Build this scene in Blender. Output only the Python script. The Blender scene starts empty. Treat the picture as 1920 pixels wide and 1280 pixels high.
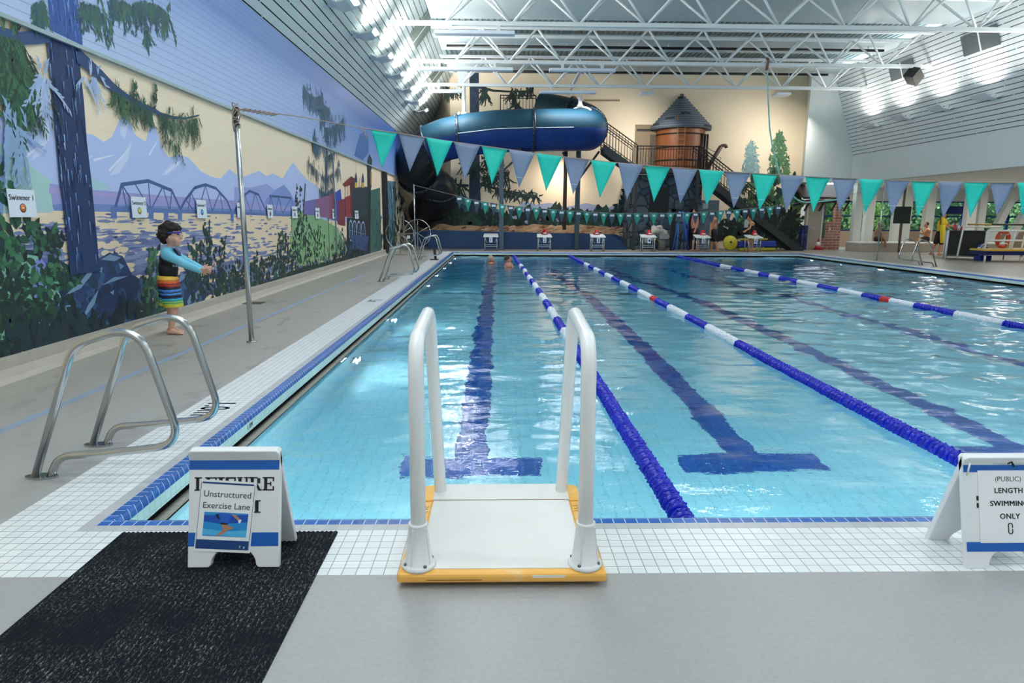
import bpy, bmesh, math, random
from mathutils import Vector, Matrix
sc = bpy.context.scene
COL = sc.collection
V = Vector; PI = math.pi
# ---------------------------------------------------------------- camera
FPX, CAMH = 1239.976, 1.45
CR = V((0.999749, -0.021748, 0.005376)); CU = V((-0.001273, 0.184414, 0.982848)); CF = V((0.022366, 0.982608, -0.18434))
cam = bpy.data.cameras.new('camera'); camo = bpy.data.objects.new('camera', cam); COL.objects.link(camo)
cam.sensor_width = 36; cam.lens = FPX*36/1920; cam.clip_start = .05; cam.clip_end = 300
mw = Matrix.Identity(4)
for i in range(3):
    mw[i][0], mw[i][1], mw[i][2] = CR[i], CU[i], -CF[i]
mw[2][3] = CAMH
camo.matrix_world = mw; sc.camera = camo
sc.view_settings.view_transform = 'Standard'; sc.view_settings.look = 'None'
sc.view_settings.gamma = 1; sc.view_settings.use_curve_mapping = False
sc.view_settings.exposure = 0.80
# ---------------------------------------------------------------- daylight outside the windows
w = bpy.data.worlds.new('daylight'); sc.world = w; w.use_nodes = True
w.node_tree.nodes['Background'].inputs[0].default_value = (.80, .92, 1, 1)
w.node_tree.nodes['Background'].inputs[1].default_value = 2.2
LAMP_W = 66.0       # each uplight on the sloping walls
LAMPC = (1, .985, .93)
sc.cycles.max_bounces = 14; sc.cycles.diffuse_bounces = 6; sc.cycles.transmission_bounces = 8
sc.cycles.blur_glossy = .4; sc.cycles.sample_clamp_indirect = 6

def lamp(name, size, power, loc, to, col=LAMPC, spread=180, sy=None):
    l = bpy.data.lights.new(name, 'AREA'); l.energy = power; l.size = size; l.color = col
    if sy: l.shape = 'RECTANGLE'; l.size_y = sy
    l.spread = math.radians(spread)
    o = bpy.data.objects.new(name, l); COL.objects.link(o); o.location = loc
    o.rotation_euler = (V(to)-V(loc)).to_track_quat('-Z', 'Y').to_euler()
    return o
LEFT_LAMPS = [30.9-2.52*i for i in range(15)]
RIGHT_LAMPS = [28.63-2.22*i for i in range(16)]
for y in LEFT_LAMPS:
    lamp('uplight_beam', .4, LAMP_W, (-3.3, y, 6.17), (-1.2, y, 8.5), spread=150)
for y in RIGHT_LAMPS:
    lamp('uplight_beam', .4, LAMP_W*.32, (15.28, y, 5.50), (14.55, y, 8.3), spread=160)

POOL_Y = [8., 11., 16.4, 19.1, 21.8, 24.4, 26.8]
for y in POOL_Y:    # underwater lights in both long walls
    lamp('underwater_beam', .18, 9, (-1.70, y, -.68), (3, y, -.55), (.93, 1, 1))
    lamp('underwater_beam', .18, 9, (12.75, y, -.68), (8, y, -.55), (.93, 1, 1))

for x in (-.6, 1.8, 4.2, 6.6, 9., 11.4):     # unseen lamps added at the near end wall to brighten the shallow floor
    lamp('underwater_beam', .18, 17, (x, 3.2, -.62), (x, 9, -.55), (.93, 1, 1))
STRIPS = [(19.95, -2.0, .5), (24.6, -2.5, .4), (24.6, 2.1, 5.0), (28.75, -2.6, -1.4), (28.75, 2.0, 4.8)]   # strip lights seen under the trusses
for ty in (15.4, 10.9, 6.4, 1.9, -2.6):         # and the same rows on the trusses overhead and behind
    STRIPS += [(ty, -2.0, .5), (ty, 4.5, 7.), (ty, 11., 13.5)]
lamp('slide_back_beam', .5, 30, (3.2, 31.9, 3.9), (2.6, 33, 1.5), (1, .86, .7), 170)     # lamp behind the slide, its glow shows on the wall
for x in (6.9, 13.35): lamp('panel_light_beam', .6, 55, (x, 30.3, 6.0), (x-1.6, 32.6, 3.), (1, .95, .85), 170)
for x, y in ((19.5, 20.), (19.5, 25.), (20., 30.), (25., 24.), (25., 30.), (30, 28)):   # ceiling lights over the spa side
    lamp('spa_ceiling_beam', .8, 32, (x, y, 3.07), (x, y, 0), (1, .97, .92), 175)
for ty, xa, xb in STRIPS:
    lamp('strip_light_beam', xb-xa, 80 if ty > 28 else 40, ((xa+xb)/2, ty, 6.48), ((xa+xb)/2, ty, 0), (.93, .97, 1), 170, .2)

# ---------------------------------------------------------------- helpers
def ray(x, y): return CF + CR*((x-960)/FPX) - CU*((y-640)/FPX)
CO = V((0, 0, CAMH))
def az(x, y, z=0.): d = ray(x, y); return CO + d*((z-CAMH)/d.z)       # photo point -> horizontal plane
def ay(x, y, Y): d = ray(x, y); return CO + d*(Y/d.y)                # -> cross wall
def ax(x, y, X): d = ray(x, y); return CO + d*(X/d.x)                # -> side wall
def lin(h):
    h = h.lstrip('#'); o = []
    for i in (0, 2, 4):
        c = int(h[i:i+2], 16)/255
        o.append(c/12.92 if c <= .04045 else ((c+.055)/1.055)**2.4)
    return tuple(o)+(1,)
MC = {}
def M(hexc, rough=.55, metal=0., spec=.5, key='', **kw):
    k = (hexc, rough, metal, spec, key)
    if k in MC: return MC[k]
    m = bpy.data.materials.new('paint_'+hexc.strip('#')); m.use_nodes = True
    b = m.node_tree.nodes['Principled BSDF']
    b.inputs['Base Color'].default_value = lin(hexc); b.inputs['Roughness'].default_value = rough
    b.inputs['Metallic'].default_value = metal; b.inputs['Specular IOR Level'].default_value = spec
    for a, v in kw.items(): b.inputs[a.replace('_', ' ')].default_value = v
    MC[k] = m; return m
class NT:
    "small node-tree writer"
    def __init__(s, name, rough=.5, spec=.5, metal=0):
        s.m = bpy.data.materials.new(name); s.m.use_nodes = True; s.t = s.m.node_tree
        s.b = s.t.nodes['Principled BSDF']; s.b.inputs['Roughness'].default_value = rough
        s.b.inputs['Specular IOR Level'].default_value = spec; s.b.inputs['Metallic'].default_value = metal
        s.co = s.n('ShaderNodeTexCoord').outputs['Object']
    def n(s, typ, **kw):
        x = s.t.nodes.new(typ)
        for k, v in kw.items(): setattr(x, k, v)
        return x
    def l(s, a, b): s.t.links.new(a, b)
    def put(s, sock, v):
        if isinstance(v, (int, float)): sock.default_value = v
        elif isinstance(v, tuple): sock.default_value = v
        else: s.l(v, sock)
    def ma(s, op, a, b=0., c=None):
        x = s.n('ShaderNodeMath', operation=op); s.put(x.inputs[0], a); s.put(x.inputs[1], b)
        if c is not None: s.put(x.inputs[2], c)
        return x.outputs[0]
    def xyz(s, v=None):
        x = s.n('ShaderNodeSeparateXYZ'); s.l(v or s.co, x.inputs[0]); return x.outputs
    def noise(s, scale, detail=4, stretch=None, rough=.55, dist=0.):
        v = s.co
        if stretch:
            mp = s.n('ShaderNodeMapping'); mp.inputs['Scale'].default_value = stretch; s.l(v, mp.inputs[0]); v = mp.outputs[0]
        x = s.n('ShaderNodeTexNoise'); s.l(v, x.inputs['Vector']); x.inputs['Scale'].default_value = scale
        x.inputs['Detail'].default_value = detail; x.inputs['Roughness'].default_value = rough; x.inputs['Distortion'].default_value = dist
        return x.outputs['Fac']
    def ramp(s, fac, stops, mode='LINEAR'):
        x = s.n('ShaderNodeValToRGB'); s.put(x.inputs[0], fac); e = x.color_ramp.elements; x.color_ramp.interpolation = mode
        while len(e) < len(stops): e.new(.5)
        for q, (p, c) in zip(e, stops):
            q.position = p; q.color = lin(c) if isinstance(c, str) else c
        return x.outputs[0]
    def mix(s, f, a, b):
        x = s.n('ShaderNodeMix', data_type='RGBA'); s.put(x.inputs[0], f)
        s.put(x.inputs[6], lin(a) if isinstance(a, str) else a); s.put(x.inputs[7], lin(b) if isinstance(b, str) else b)
        return x.outputs[2]
    def lines(s, c, t, wdt, off=0.):
        "1 on lines of width wdt repeated every t along scalar c"
        return s.ma('LESS_THAN', s.ma('FRACT', s.ma('DIVIDE', s.ma('SUBTRACT', c, off), t)), wdt/t)
    def col(s, c): s.put(s.b.inputs['Base Color'], lin(c) if isinstance(c, str) else c)
    def bump(s, h, strength=.3, dist=.01):
        x = s.n('ShaderNodeBump'); x.inputs['Strength'].default_value = strength; x.inputs['Distance'].default_value = dist
        s.put(x.inputs['Height'], h); s.l(x.outputs[0], s.b.inputs['Normal'])
T = .0575
def tilemat(name, c1, c2, line, t=T, wl=.004, rough=.25, vert=False, ox=0., oy=0.):
    s = NT(name, rough); x, y, z = s.xyz()
    if vert: a, b = s.ma('ADD', x, y), z
    else: a, b = x, y
    g = s.ma('MAXIMUM', s.lines(a, t, wl, ox-wl/2), s.lines(b, t, wl, oy-wl/2))
    wn = s.n('ShaderNodeTexWhiteNoise', noise_dimensions='2D'); cb = s.n('ShaderNodeCombineXYZ')
    s.l(s.ma('FLOOR', s.ma('DIVIDE', s.ma('SUBTRACT', a, ox), t)), cb.inputs[0]); s.l(s.ma('FLOOR', s.ma('DIVIDE', s.ma('SUBTRACT', b, oy), t)), cb.inputs[1]); s.l(cb.outputs[0], wn.inputs['Vector'])
    s.col(s.mix(g, s.mix(wn.outputs[0], c1, c2), line)); return s.m

class B:
    "collects geometry for ONE mesh object"
    def __init__(s): s.bm = bmesh.new(); s.mi = 0; s.sm = False
    def face(s, pts, mi=None, sm=None):
        try: f = s.bm.faces.new([s.bm.verts.new(p) for p in pts])
        except ValueError: return
        f.material_index = s.mi if mi is None else mi; f.smooth = s.sm if sm is None else sm; return f
    def box(s, a, b, mi=None, mat=None):
        x0, y0, z0 = a; x1, y1, z1 = b
        P = [V(p) for p in ((x0,y0,z0),(x1,y0,z0),(x1,y1,z0),(x0,y1,z0),(x0,y0,z1),(x1,y0,z1),(x1,y1,z1),(x0,y1,z1))]
        if mat: P = [mat @ p for p in P]
        vs = [s.bm.verts.new(p) for p in P]
        for q in ((3,2,1,0),(4,5,6,7),(0,1,5,4),(1,2,6,5),(2,3,7,6),(3,0,4,7)):
            f = s.bm.faces.new([vs[i] for i in q]); f.material_index = s.mi if mi is None else mi
        return s
    def bar(s, p0, p1, wd, ht=None, mi=None, up=(0,0,1)):
        "box bar between two points"
        p0, p1 = V(p0), V(p1); ht = ht or wd; d = p1-p0; L = d.length; d.normalize(); up = V(up)
        if abs(d.dot(up)) > .98: up = V((0,1,0))
        a = d.cross(up).normalized(); b = a.cross(d)
        m = Matrix((( a.x,d.x,b.x,p0.x),(a.y,d.y,b.y,p0.y),(a.z,d.z,b.z,p0.z),(0,0,0,1)))
        return s.box((-wd/2,0,-ht/2),(wd/2,L,ht/2),mi,m)
    def tube(s, pts, r, n=12, mi=None, caps=True, closed=False):
        "round tube along points; r number or list"
        pts = [V(p) for p in pts]; N = len(pts); R = r if isinstance(r, (list, tuple)) else [r]*N
        rings = []; prev = None
        for i, p in enumerate(pts):
            if closed: d = pts[(i+1) % N]-pts[i-1]
            else: d = pts[min(i+1, N-1)]-pts[max(i-1, 0)]
            if d.length < 1e-9: d = V((0,0,1))
            d.normalize()
            if prev is None:
                a = d.cross(V((0,0,1)) if abs(d.z) < .9 else V((1,0,0))).normalized()
            else:
                a = (prev-d*prev.dot(d)).normalized()
            prev = a; b = d.cross(a)
            rings.append([s.bm.verts.new(p+(a*math.cos(2*PI*k/n)+b*math.sin(2*PI*k/n))*R[i]) for k in range(n)])
        m = s.mi if mi is None else mi
        for i in range(N if closed else N-1):
            A, Bq = rings[i], rings[(i+1) % N]
            for k in range(n):
                f = s.bm.faces.new((A[k], A[(k+1) % n], Bq[(k+1) % n], Bq[k])); f.material_index = m; f.smooth = True
        if caps and not closed:
            for q in (rings[0][::-1], rings[-1]):
                f = s.bm.faces.new(q); f.material_index = m
        return s
    def lathe(s, prof, c=(0,0,0), n=24, mi=None, mat=None, sm=True):
        "profile [(r,z)] turned about z through c"
        c = V(c); m = s.mi if mi is None else mi; rings = []
        for r_, z_ in prof:
            rings.append([s.bm.verts.new((mat @ V((r_*math.cos(2*PI*k/n), r_*math.sin(2*PI*k/n), z_)) if mat else V((r_*math.cos(2*PI*k/n), r_*math.sin(2*PI*k/n), z_)))+c) for k in range(n)])
        for A, Bq in zip(rings, rings[1:]):
            for k in range(n):
                f = s.bm.faces.new((A[k], A[(k+1) % n], Bq[(k+1) % n], Bq[k])); f.material_index = m; f.smooth = sm
        for q, rr in ((rings[0][::-1], prof[0][0]), (rings[-1], prof[-1][0])):
            if rr > 1e-5:
                f = s.bm.faces.new(q); f.material_index = m
        return s
    def prism(s, poly, ext, mi=None):
        "closed polygon (3d points) extruded by vector ext"
        ext = V(ext); P = [V(p) for p in poly]; m = s.mi if mi is None else mi
        a = [s.bm.verts.new(p) for p in P]; b = [s.bm.verts.new(p+ext) for p in P]; n = len(P)
        for q in (a[::-1], b):
            f = s.bm.faces.new(q); f.material_index = m
        for i in range(n):
            f = s.bm.faces.new((a[i], a[(i+1) % n], b[(i+1) % n], b[i])); f.material_index = m
        return s
    def ball(s, c, r, n=16, mi=None, sc3=(1,1,1), mat=None):
        prof = [(max(1e-6, r*math.sin(PI*i/(n//2))), -r*math.cos(PI*i/(n//2))) for i in range(n//2+1)]
        S = Matrix.Diagonal((*sc3, 1)); S = mat @ S if mat else S
        return s.lathe(prof, c, n, mi, S)
    def build(s, name, mats, parent=None, bev=0, merge=False):
        org = ORG.get(parent.name, V((0,0,0))) if parent else V((0,0,0))
        if merge: bmesh.ops.remove_doubles(s.bm, verts=s.bm.verts, dist=1e-5)
        bmesh.ops.recalc_face_normals(s.bm, faces=s.bm.faces)
        me = bpy.data.meshes.new(name)
        if org.length: bmesh.ops.translate(s.bm, verts=s.bm.verts, vec=-org)
        s.bm.to_mesh(me); s.bm.free()
        for m in (mats if isinstance(mats, (list, tuple)) else [mats]): me.materials.append(m)
        o = bpy.data.objects.new(name, me); COL.objects.link(o)
        if parent: o.parent = parent; ORG[o.name] = org
        if bev:
            md = o.modifiers.new('edge', 'BEVEL'); md.width = bev; md.segments = 2; md.limit_method = 'ANGLE'
        return o
ORG = {}
def tag(o, label=None, cat=None, group=None, kind=None):
    if label: o['label'] = label
    if cat: o['category'] = cat
    if group: o['group'] = group
    if kind: o['kind'] = kind
    return o
def thing(name, label, cat, loc=(0,0,0), group=None):
    o = bpy.data.objects.new(name, None); COL.objects.link(o); o.location = loc; o.empty_display_size = .1
    ORG[o.name] = V(loc); return tag(o, label, cat, group)
def copy_tree(o, parent=None, loc=None):
    c = o.copy(); COL.objects.link(c)
    if parent: c.parent = parent
    if loc is not None: c.location = loc
    ORG[c.name] = V(c.location) if parent is None else ORG.get(parent.name, V())
    for ch in list(o.children): copy_tree(ch, c)
    return c
def arc(c, r, a0, a1, n, u, v):
    c, u, v = V(c), V(u), V(v)
    return [c+(u*math.cos(a0+(a1-a0)*i/n)+v*math.sin(a0+(a1-a0)*i/n))*r for i in range(n+1)]
def smooth_path(pts, rad, n=6):
    "round the corners of a polyline with radius rad"
    pts = [V(p) for p in pts]; out = [pts[0]]
    R = rad if isinstance(rad, (list, tuple)) else [rad]*len(pts)
    for i in range(1, len(pts)-1):
        a, b, c = pts[i-1], pts[i], pts[i+1]; d1 = (a-b).normalized(); d2 = (c-b).normalized()
        th = d1.angle(d2); t = min(R[i]/math.tan(th/2), (a-b).length*.49, (c-b).length*.49)
        p0, p2 = b+d1*t, b+d2*t
        for k in range(n+1):
            q = k/n; out.append(p0*(1-q)**2+b*2*q*(1-q)+p2*q*q)
    return out+[pts[-1]]
def text(s, name, mat, parent, loc, rot, size, bold=0., align='CENTER', ext=.0004, spacing=1., shear=0.):
    cu = bpy.data.curves.new(name, 'FONT'); cu.body = s; cu.size = size; cu.align_x = align; cu.align_y = 'CENTER'
    thick = bold if 'M' in s.upper() else 0; cu.extrude = ext; cu.offset = 0 if thick else bold; cu.space_character = spacing; cu.shear = shear; cu.resolution_u = 4; cu.materials.append(mat)
    tmp = bpy.data.objects.new('tmp', cu); COL.objects.link(tmp); dg = bpy.context.evaluated_depsgraph_get(); dg.update()
    me = bpy.data.meshes.new_from_object(tmp.evaluated_get(dg)); me.name = name
    bpy.data.objects.remove(tmp); bpy.data.curves.remove(cu)
    if thick:
        bm = bmesh.new(); bm.from_mesh(me)
        for q in (-1.6, 1.6):
            t2 = bmesh.new(); t2.from_mesh(me); t2.transform(Matrix.Translation((thick*q, 0, 0))); m2 = bpy.data.meshes.new('t'); t2.to_mesh(m2); bm.from_mesh(m2); t2.free(); bpy.data.meshes.remove(m2)
        bm.to_mesh(me); bm.free()
    o = bpy.data.objects.new(name, me); COL.objects.link(o)
    org = ORG.get(parent.name, V()) if parent else V()
    o.location = V(loc)-org
    o.rotation_euler = rot.to_euler() if hasattr(rot, 'to_euler') else rot
    if parent: o.parent = parent
    return o
def facing(right, up):
    "rotation with local x = right, y = up"
    a = V(right).normalized(); b = V(up); b = (b-a*a.dot(b)).normalized(); c = a.cross(b)
    return Matrix(((a.x,b.x,c.x),(a.y,b.y,c.y),(a.z,b.z,c.z)))
def struct(o, label=None): o['kind'] = 'structure'; return tag(o, label)

WHITE = M('#e9edee', .4); WHITE2 = M('#dfe5e8', .45); BLACK = M('#0b0d10', .5); DARK = M('#1a1f24', .5)
STEEL = M('#b9bcbd', .22, 1.0); CHROME = M('#c9ccce', .12, 1.0); GREY = M('#8b8f92', .5); DGREY = M('#3a4046', .5)
RED = M('#c4161f', .4); ORANGE = M('#d2501f', .45); ROPE = M('#9c8a80', .8); YELLOW = M('#e8c21e', .45)
BLUE = M('#0d5fbc', .4); NAVY = M('#0b1c4e', .45); SKIN = M('#d8a389', .5); SKIN2 = M('#c98f74', .5)

# ================================================================ SETTING
PX0, PX1, PY0, PY1 = -1.906, 12.962, 2.970, 28.20      # outer edge of the blue coping
DX0, DX1, DY0, DY1 = -4.45, 36., -6., 41.
def rect(i): return (PX0+i, PX1-i, PY0+i, PY1-i)
def ring(b, i0, z0, i1, z1, mi):
    a, c = rect(i0), rect(i1)
    A = [(a[0],a[2],z0),(a[1],a[2],z0),(a[1],a[3],z0),(a[0],a[3],z0)]
    Cc = [(c[0],c[2],z1),(c[1],c[2],z1),(c[1],c[3],z1),(c[0],c[3],z1)]
    for k in range(4): b.face([A[k], A[(k+1) % 4], Cc[(k+1) % 4], Cc[k]], mi)
# concrete deck
s = NT('deck_concrete', .38)
x, y, z = s.xyz()
n1 = s.noise(1.1, 5); n2 = s.noise(55, 3); n3 = s.noise(2.2, 6, (1.6, .55, 1), .62, .8)
base = s.mix(s.ma('MULTIPLY', n1, .9), '#9b9b9b', '#adadad')
mr = s.n('ShaderNodeMapRange'); mr.interpolation_type = 'SMOOTHSTEP'; s.l(y, mr.inputs[0]); mr.inputs[1].default_value = 2.2; mr.inputs[2].default_value = 8.; side = mr.outputs[0]
warm = s.mix(side, base, s.mix(n1, '#99938a', '#aaa49b'))
st = s.ma('MULTIPLY', s.ramp(n3, [(.575, (0,0,0,1)), (.62, (1,1,1,1))]), s.ma('MULTIPLY', side, .55))
c = s.mix(st, warm, '#6d665e')
c = s.mix(s.ma('MULTIPLY', s.ramp(n2, [(.35, (0,0,0,1)), (.7, (1,1,1,1))]), .22), c, '#7c7b7a')
s.col(c); s.bump(n2, .12, .004); DECK = s.m
b = B(); o_ = -.46
a = rect(o_); 
for q in ((DX0,DY0,DX1,a[2]),(DX0,a[2],a[0],a[3]),(a[1],a[2],DX1,a[3]),(DX0,a[3],DX1,DY1)):
    b.face([(q[0],q[1],0),(q[2],q[1],0),(q[2],q[3],0),(q[0],q[3],0)])
struct(b.build('floor', DECK), 'grey concrete pool deck')
# tile border and coping
TW = tilemat('white_deck_tile', '#dfe3e6', '#e9ecee', '#9a9b9b', ox=PX0, oy=PY0)
TG = tilemat('grey_deck_tile', '#b4b6b9', '#bfc0c2', '#a5a5a6', ox=PX0, oy=PY0, wl=.002)
TB = tilemat('blue_coping_tile', '#1c55a2', '#2a66b8', '#c9d6e6', ox=PX0, oy=PY0+.049)
TBV = tilemat('blue_nosing_tile', '#15509c', '#1f5fae', '#b9cbe0', vert=True, ox=PX0+PY0, oy=.02)
TF = tilemat('white_face_tile', '#cfe3da', '#d8e8e2', '#b3c6c0', vert=True, ox=PX0+PY0, oy=-.0925)
TL = tilemat('lip_tile', '#a7a79f', '#b2b2aa', '#8f8f88', ox=PX0, oy=PY0)
GUT = M('#07080a', .8)  # near black puts the shade inside the gutter slot into its colour
b = B()
ring(b, -.46, 0, -T, 0, 0); ring(b, -T, 0, 0, 0, 1); ring(b, 0, 0, .049, 0, 2)
pr = [(.049, 0), (.062, -.003), (.073, -.011), (.080, -.022), (.083, -.036)]
for (i0, z0), (i1, z1) in zip(pr, pr[1:]): ring(b, i0, z0, i1, z1, 3)
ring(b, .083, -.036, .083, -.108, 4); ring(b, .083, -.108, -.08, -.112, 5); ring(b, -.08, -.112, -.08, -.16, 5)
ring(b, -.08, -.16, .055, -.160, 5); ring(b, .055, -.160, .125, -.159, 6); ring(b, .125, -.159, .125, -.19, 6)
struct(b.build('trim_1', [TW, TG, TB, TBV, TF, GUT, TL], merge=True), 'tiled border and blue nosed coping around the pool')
# pool basin: floor slopes from the shallow near end to the deep far end
FZ = [(PY0+.125, -1.22), (10., -1.28), (15.3, -1.5), (16., -1.62), (19.3, -2.7), (23.2, -4.1), (PY1-.125, -4.2)]
def fz(y):
    for (a, za), (c_, zc) in zip(FZ, FZ[1:]):
        if y <= c_: return za+(zc-za)*(y-a)/(c_-a)
    return FZ[-1][1]
TP = tilemat('pool_tile', '#cfe4e8', '#d6e9ec', '#a9bcbe', t=.105, wl=.004, rough=.3)
TPV = tilemat('pool_wall_tile', '#cfe4e8', '#d6e9ec', '#a9bcbe', t=.105, wl=.004, rough=.3, vert=True)
TN = tilemat('lane_tile', '#064697', '#0a53aa', '#5d86ae', t=.105, wl=.005, rough=.3)
bx0, bx1, by0, by1 = rect(.125)
b = B()
for (a, za), (c_, zc) in zip(FZ, FZ[1:]):
    b.face([(bx0,a,za),(bx1,a,za),(bx1,c_,zc),(bx0,c_,zc)], 0)
    for xx in (bx0, bx1): b.face([(xx,a,za),(xx,c_,zc),(xx,c_,-.159),(xx,a,-.159)], 1)
for yy in (by0, by1):
    b.face([(bx0,yy,fz(yy)),(bx1,yy,fz(yy)),(bx1,yy,-.159),(bx0,yy,-.159)], 1)
def strip(x0, x1, y0, y1, mi=2, e=.004):
    ys = [y0]+[a for a, _ in FZ if y0 < a < y1]+[y1]
    for a, c_ in zip(ys, ys[1:]): b.face([(x0,a,fz(a)+e),(x1,a,fz(a)+e),(x1,c_,fz(c_)+e),(x0,c_,fz(c_)+e)], mi)
LX = [-.22+2.33*k for k in range(6)]
for lx in LX:
    strip(lx-.14, lx+.14, 5.35, 26.0); strip(lx-.58, lx+.58, 5.02, 5.35); strip(lx-.58, lx+.58, 26., 26.3)
strip(bx0, bx1, 15.75, 15.95, 3, .006)
struct(b.build('pool_floor', [TP, TPV, TN, M('#33474f', .5)]), 'tiled pool basin with blue lane lines')
# water: refracting, tinted by its depth, rougher on the right
m = bpy.data.materials.new('pool_water'); m.use_nodes = True; t = m.node_tree
s = NT.__new__(NT); s.m = m; s.t = t; s.b = t.nodes['Principled BSDF']; s.co = s.n('ShaderNodeTexCoord').outputs['Object']
p = s.b; p.inputs['Base Color'].default_value = (1,1,1,1); p.inputs['Roughness'].default_value = .0
p.inputs['IOR'].default_value = 1.333; p.inputs['Transmission Weight'].default_value = 1; p.inputs['Specular IOR Level'].default_value = .2
va = s.n('ShaderNodeVolumeAbsorption'); va.inputs['Color'].default_value = (.31, .79, .89, 1); va.inputs['Density'].default_value = .48
s.l(va.outputs[0], t.nodes['Material Output'].inputs['Volume'])
x, y, z = s.xyz()
fine = s.noise(11, 3, (.9, 1.3, 1))
s.bump(fine, 1.0, .0026)
from mathutils import noise as mn
def wave(x, y):
    "surface height: gentle on the left, choppy on the right"
    t = min(1, max(0, (x-2.2)/4.2)); t = t*t*(3-2*t); N = lambda a, c_, k: mn.noise(V((x*a+k*7.1, y*c_-k*3.3, k)))
    far_ = 1+.5*min(1, max(0, (y-7)/9))
    h = far_*(.0105*N(1.5, 2.1, .3)+.0062*N(3.6, 5.2, 1.7)+.0036*N(7, 9, 5.3))
    h += t*(.030*N(1.3, 2.2, 2.9)+.016*N(3.2, 4.6, 4.1)+.0045*N(8, 10, 6.2))
    ed = min(x-bx0, bx1-x, y-by0, by1-y); return h*min(1, max(0, ed/.12))
b = B(); WZ = -.166; e = .01
ys = [a for a, _ in FZ]; ys[0] -= e; ys[-1] += e
gx = [bx0-e+(bx1-bx0+2*e)*k/230 for k in range(231)]; gy = [ys[0]]
while gy[-1] < ys[-1]-.08: gy.append(gy[-1]+(.042 if gy[-1] < 9 else .042+.05*min(1, (gy[-1]-9)/6)))
gy[-1] = ys[-1]
rows = [[b.bm.verts.new((q, r_, WZ+wave(q, r_))) for q in gx] for r_ in gy]
for A_, C_ in zip(rows, rows[1:]):
    for k in range(230): b.bm.faces.new((A_[k], A_[k+1], C_[k+1], C_[k])).smooth = True
for i in range(len(ys)-1):
    a, c_ = ys[i], ys[i+1]; za, zc = FZ[i][1]-e, FZ[i+1][1]-e
    b.face([(bx0-e,a,za),(bx1+e,a,za),(bx1+e,c_,zc),(bx0-e,c_,zc)])
z0, z1 = FZ[0][1]-e, FZ[-1][1]-e
b.face([(bx0-e,ys[0],z0),(bx1+e,ys[0],z0)]+[tuple(v.co) for v in rows[0][::-1]])
b.face([(bx0-e,ys[-1],z1),(bx1+e,ys[-1],z1)]+[tuple(v.co) for v in rows[-1][::-1]])
for xx, q in ((bx0-e, 0), (bx1+e, -1)):
    b.face([(xx,ys[i],FZ[i][1]-e) for i in range(len(ys))]+[tuple(r_[q].co) for r_ in rows[::-1]])
tag(b.build('water', m, merge=True), 'clear blue water filling the swimming pool', 'water', kind='stuff')

# ---- walls
LM = .8; LZ0, LXW = 5.10, -4.45; LZ1 = 8.0; LXT = LXW+LM*(LZ1-LZ0)
def slat(name, c1, dark, t, off, use='z', wd=.014):
    s = NT(name, .45); x, y, z = s.xyz(); g = s.lines(z, t, wd, off)
    br = s.n('ShaderNodeTexWhiteNoise', noise_dimensions='2D'); cb = s.n('ShaderNodeCombineXYZ')
    s.l(s.ma('FLOOR', s.ma('DIVIDE', s.ma('SUBTRACT', z, off), t)), cb.inputs[0]); s.l(cb.outputs[0], br.inputs['Vector'])
    yo = s.ma('MULTIPLY', br.outputs[0], 3.)
    dash = s.ma('SUBTRACT', 1., s.lines(s.ma('ADD', y, yo), 3.2, .05)); s.col(s.mix(s.ma('MULTIPLY', g, dash), c1, dark)); return s
BEIGE = M('#e6d6b4', .7)
s = NT('block_wall_paint', .6); x, y, z = s.xyz()
g = s.ma('MAXIMUM', s.lines(z, .2, .006, .19), s.lines(s.ma('ADD', y, s.ma('MULTIPLY', s.ma('FLOOR', s.ma('DIVIDE', s.ma('SUBTRACT', z, .19), .2)), .2)), .4, .005))
s.col(s.mix(s.ma('MULTIPLY', g, .25), '#f3dec2', '#c2b096')); BLOCKP = s.m
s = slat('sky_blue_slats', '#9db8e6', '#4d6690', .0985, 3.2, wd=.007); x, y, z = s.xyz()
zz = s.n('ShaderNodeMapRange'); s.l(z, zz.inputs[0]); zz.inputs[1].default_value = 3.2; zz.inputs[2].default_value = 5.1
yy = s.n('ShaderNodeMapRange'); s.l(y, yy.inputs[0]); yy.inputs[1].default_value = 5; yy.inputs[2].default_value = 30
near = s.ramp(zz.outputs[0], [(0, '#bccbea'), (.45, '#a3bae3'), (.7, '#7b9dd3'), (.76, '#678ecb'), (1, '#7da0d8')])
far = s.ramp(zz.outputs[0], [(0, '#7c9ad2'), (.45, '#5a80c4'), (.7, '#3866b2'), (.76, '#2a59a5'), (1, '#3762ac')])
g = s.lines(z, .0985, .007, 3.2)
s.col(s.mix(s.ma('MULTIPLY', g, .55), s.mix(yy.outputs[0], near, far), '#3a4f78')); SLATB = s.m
b = B()
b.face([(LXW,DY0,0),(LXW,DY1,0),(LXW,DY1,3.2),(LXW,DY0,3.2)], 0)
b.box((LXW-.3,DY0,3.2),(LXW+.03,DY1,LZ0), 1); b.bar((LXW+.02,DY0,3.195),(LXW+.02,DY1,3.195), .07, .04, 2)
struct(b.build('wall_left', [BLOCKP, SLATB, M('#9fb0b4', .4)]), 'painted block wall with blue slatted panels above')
b = B(); KX = -4.36
b.prism([(LXW,DY0,0),(KX+.10,DY0,0),(KX+.03,DY0,.03),(KX,DY0,.1),(KX,DY0,.185),(LXW,DY0,.19)], (0,DY1-DY0,0))
s = NT('kerb_concrete', .5); n1 = s.noise(6, 5); s.col(s.mix(n1, '#a8a196', '#bcb6ac')); struct(b.build('baseboard_left', s.m), 'concrete kerb along the mural')
SLW = slat('white_slats_left', '#dfe9e8', '#0e1b1e', .1454, LZ0+.02, wd=.020).m
SLWR = slat('white_slats_right', '#e2e8ea', '#10181c', .1545, 4.33, wd=.022).m
b = B()
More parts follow.
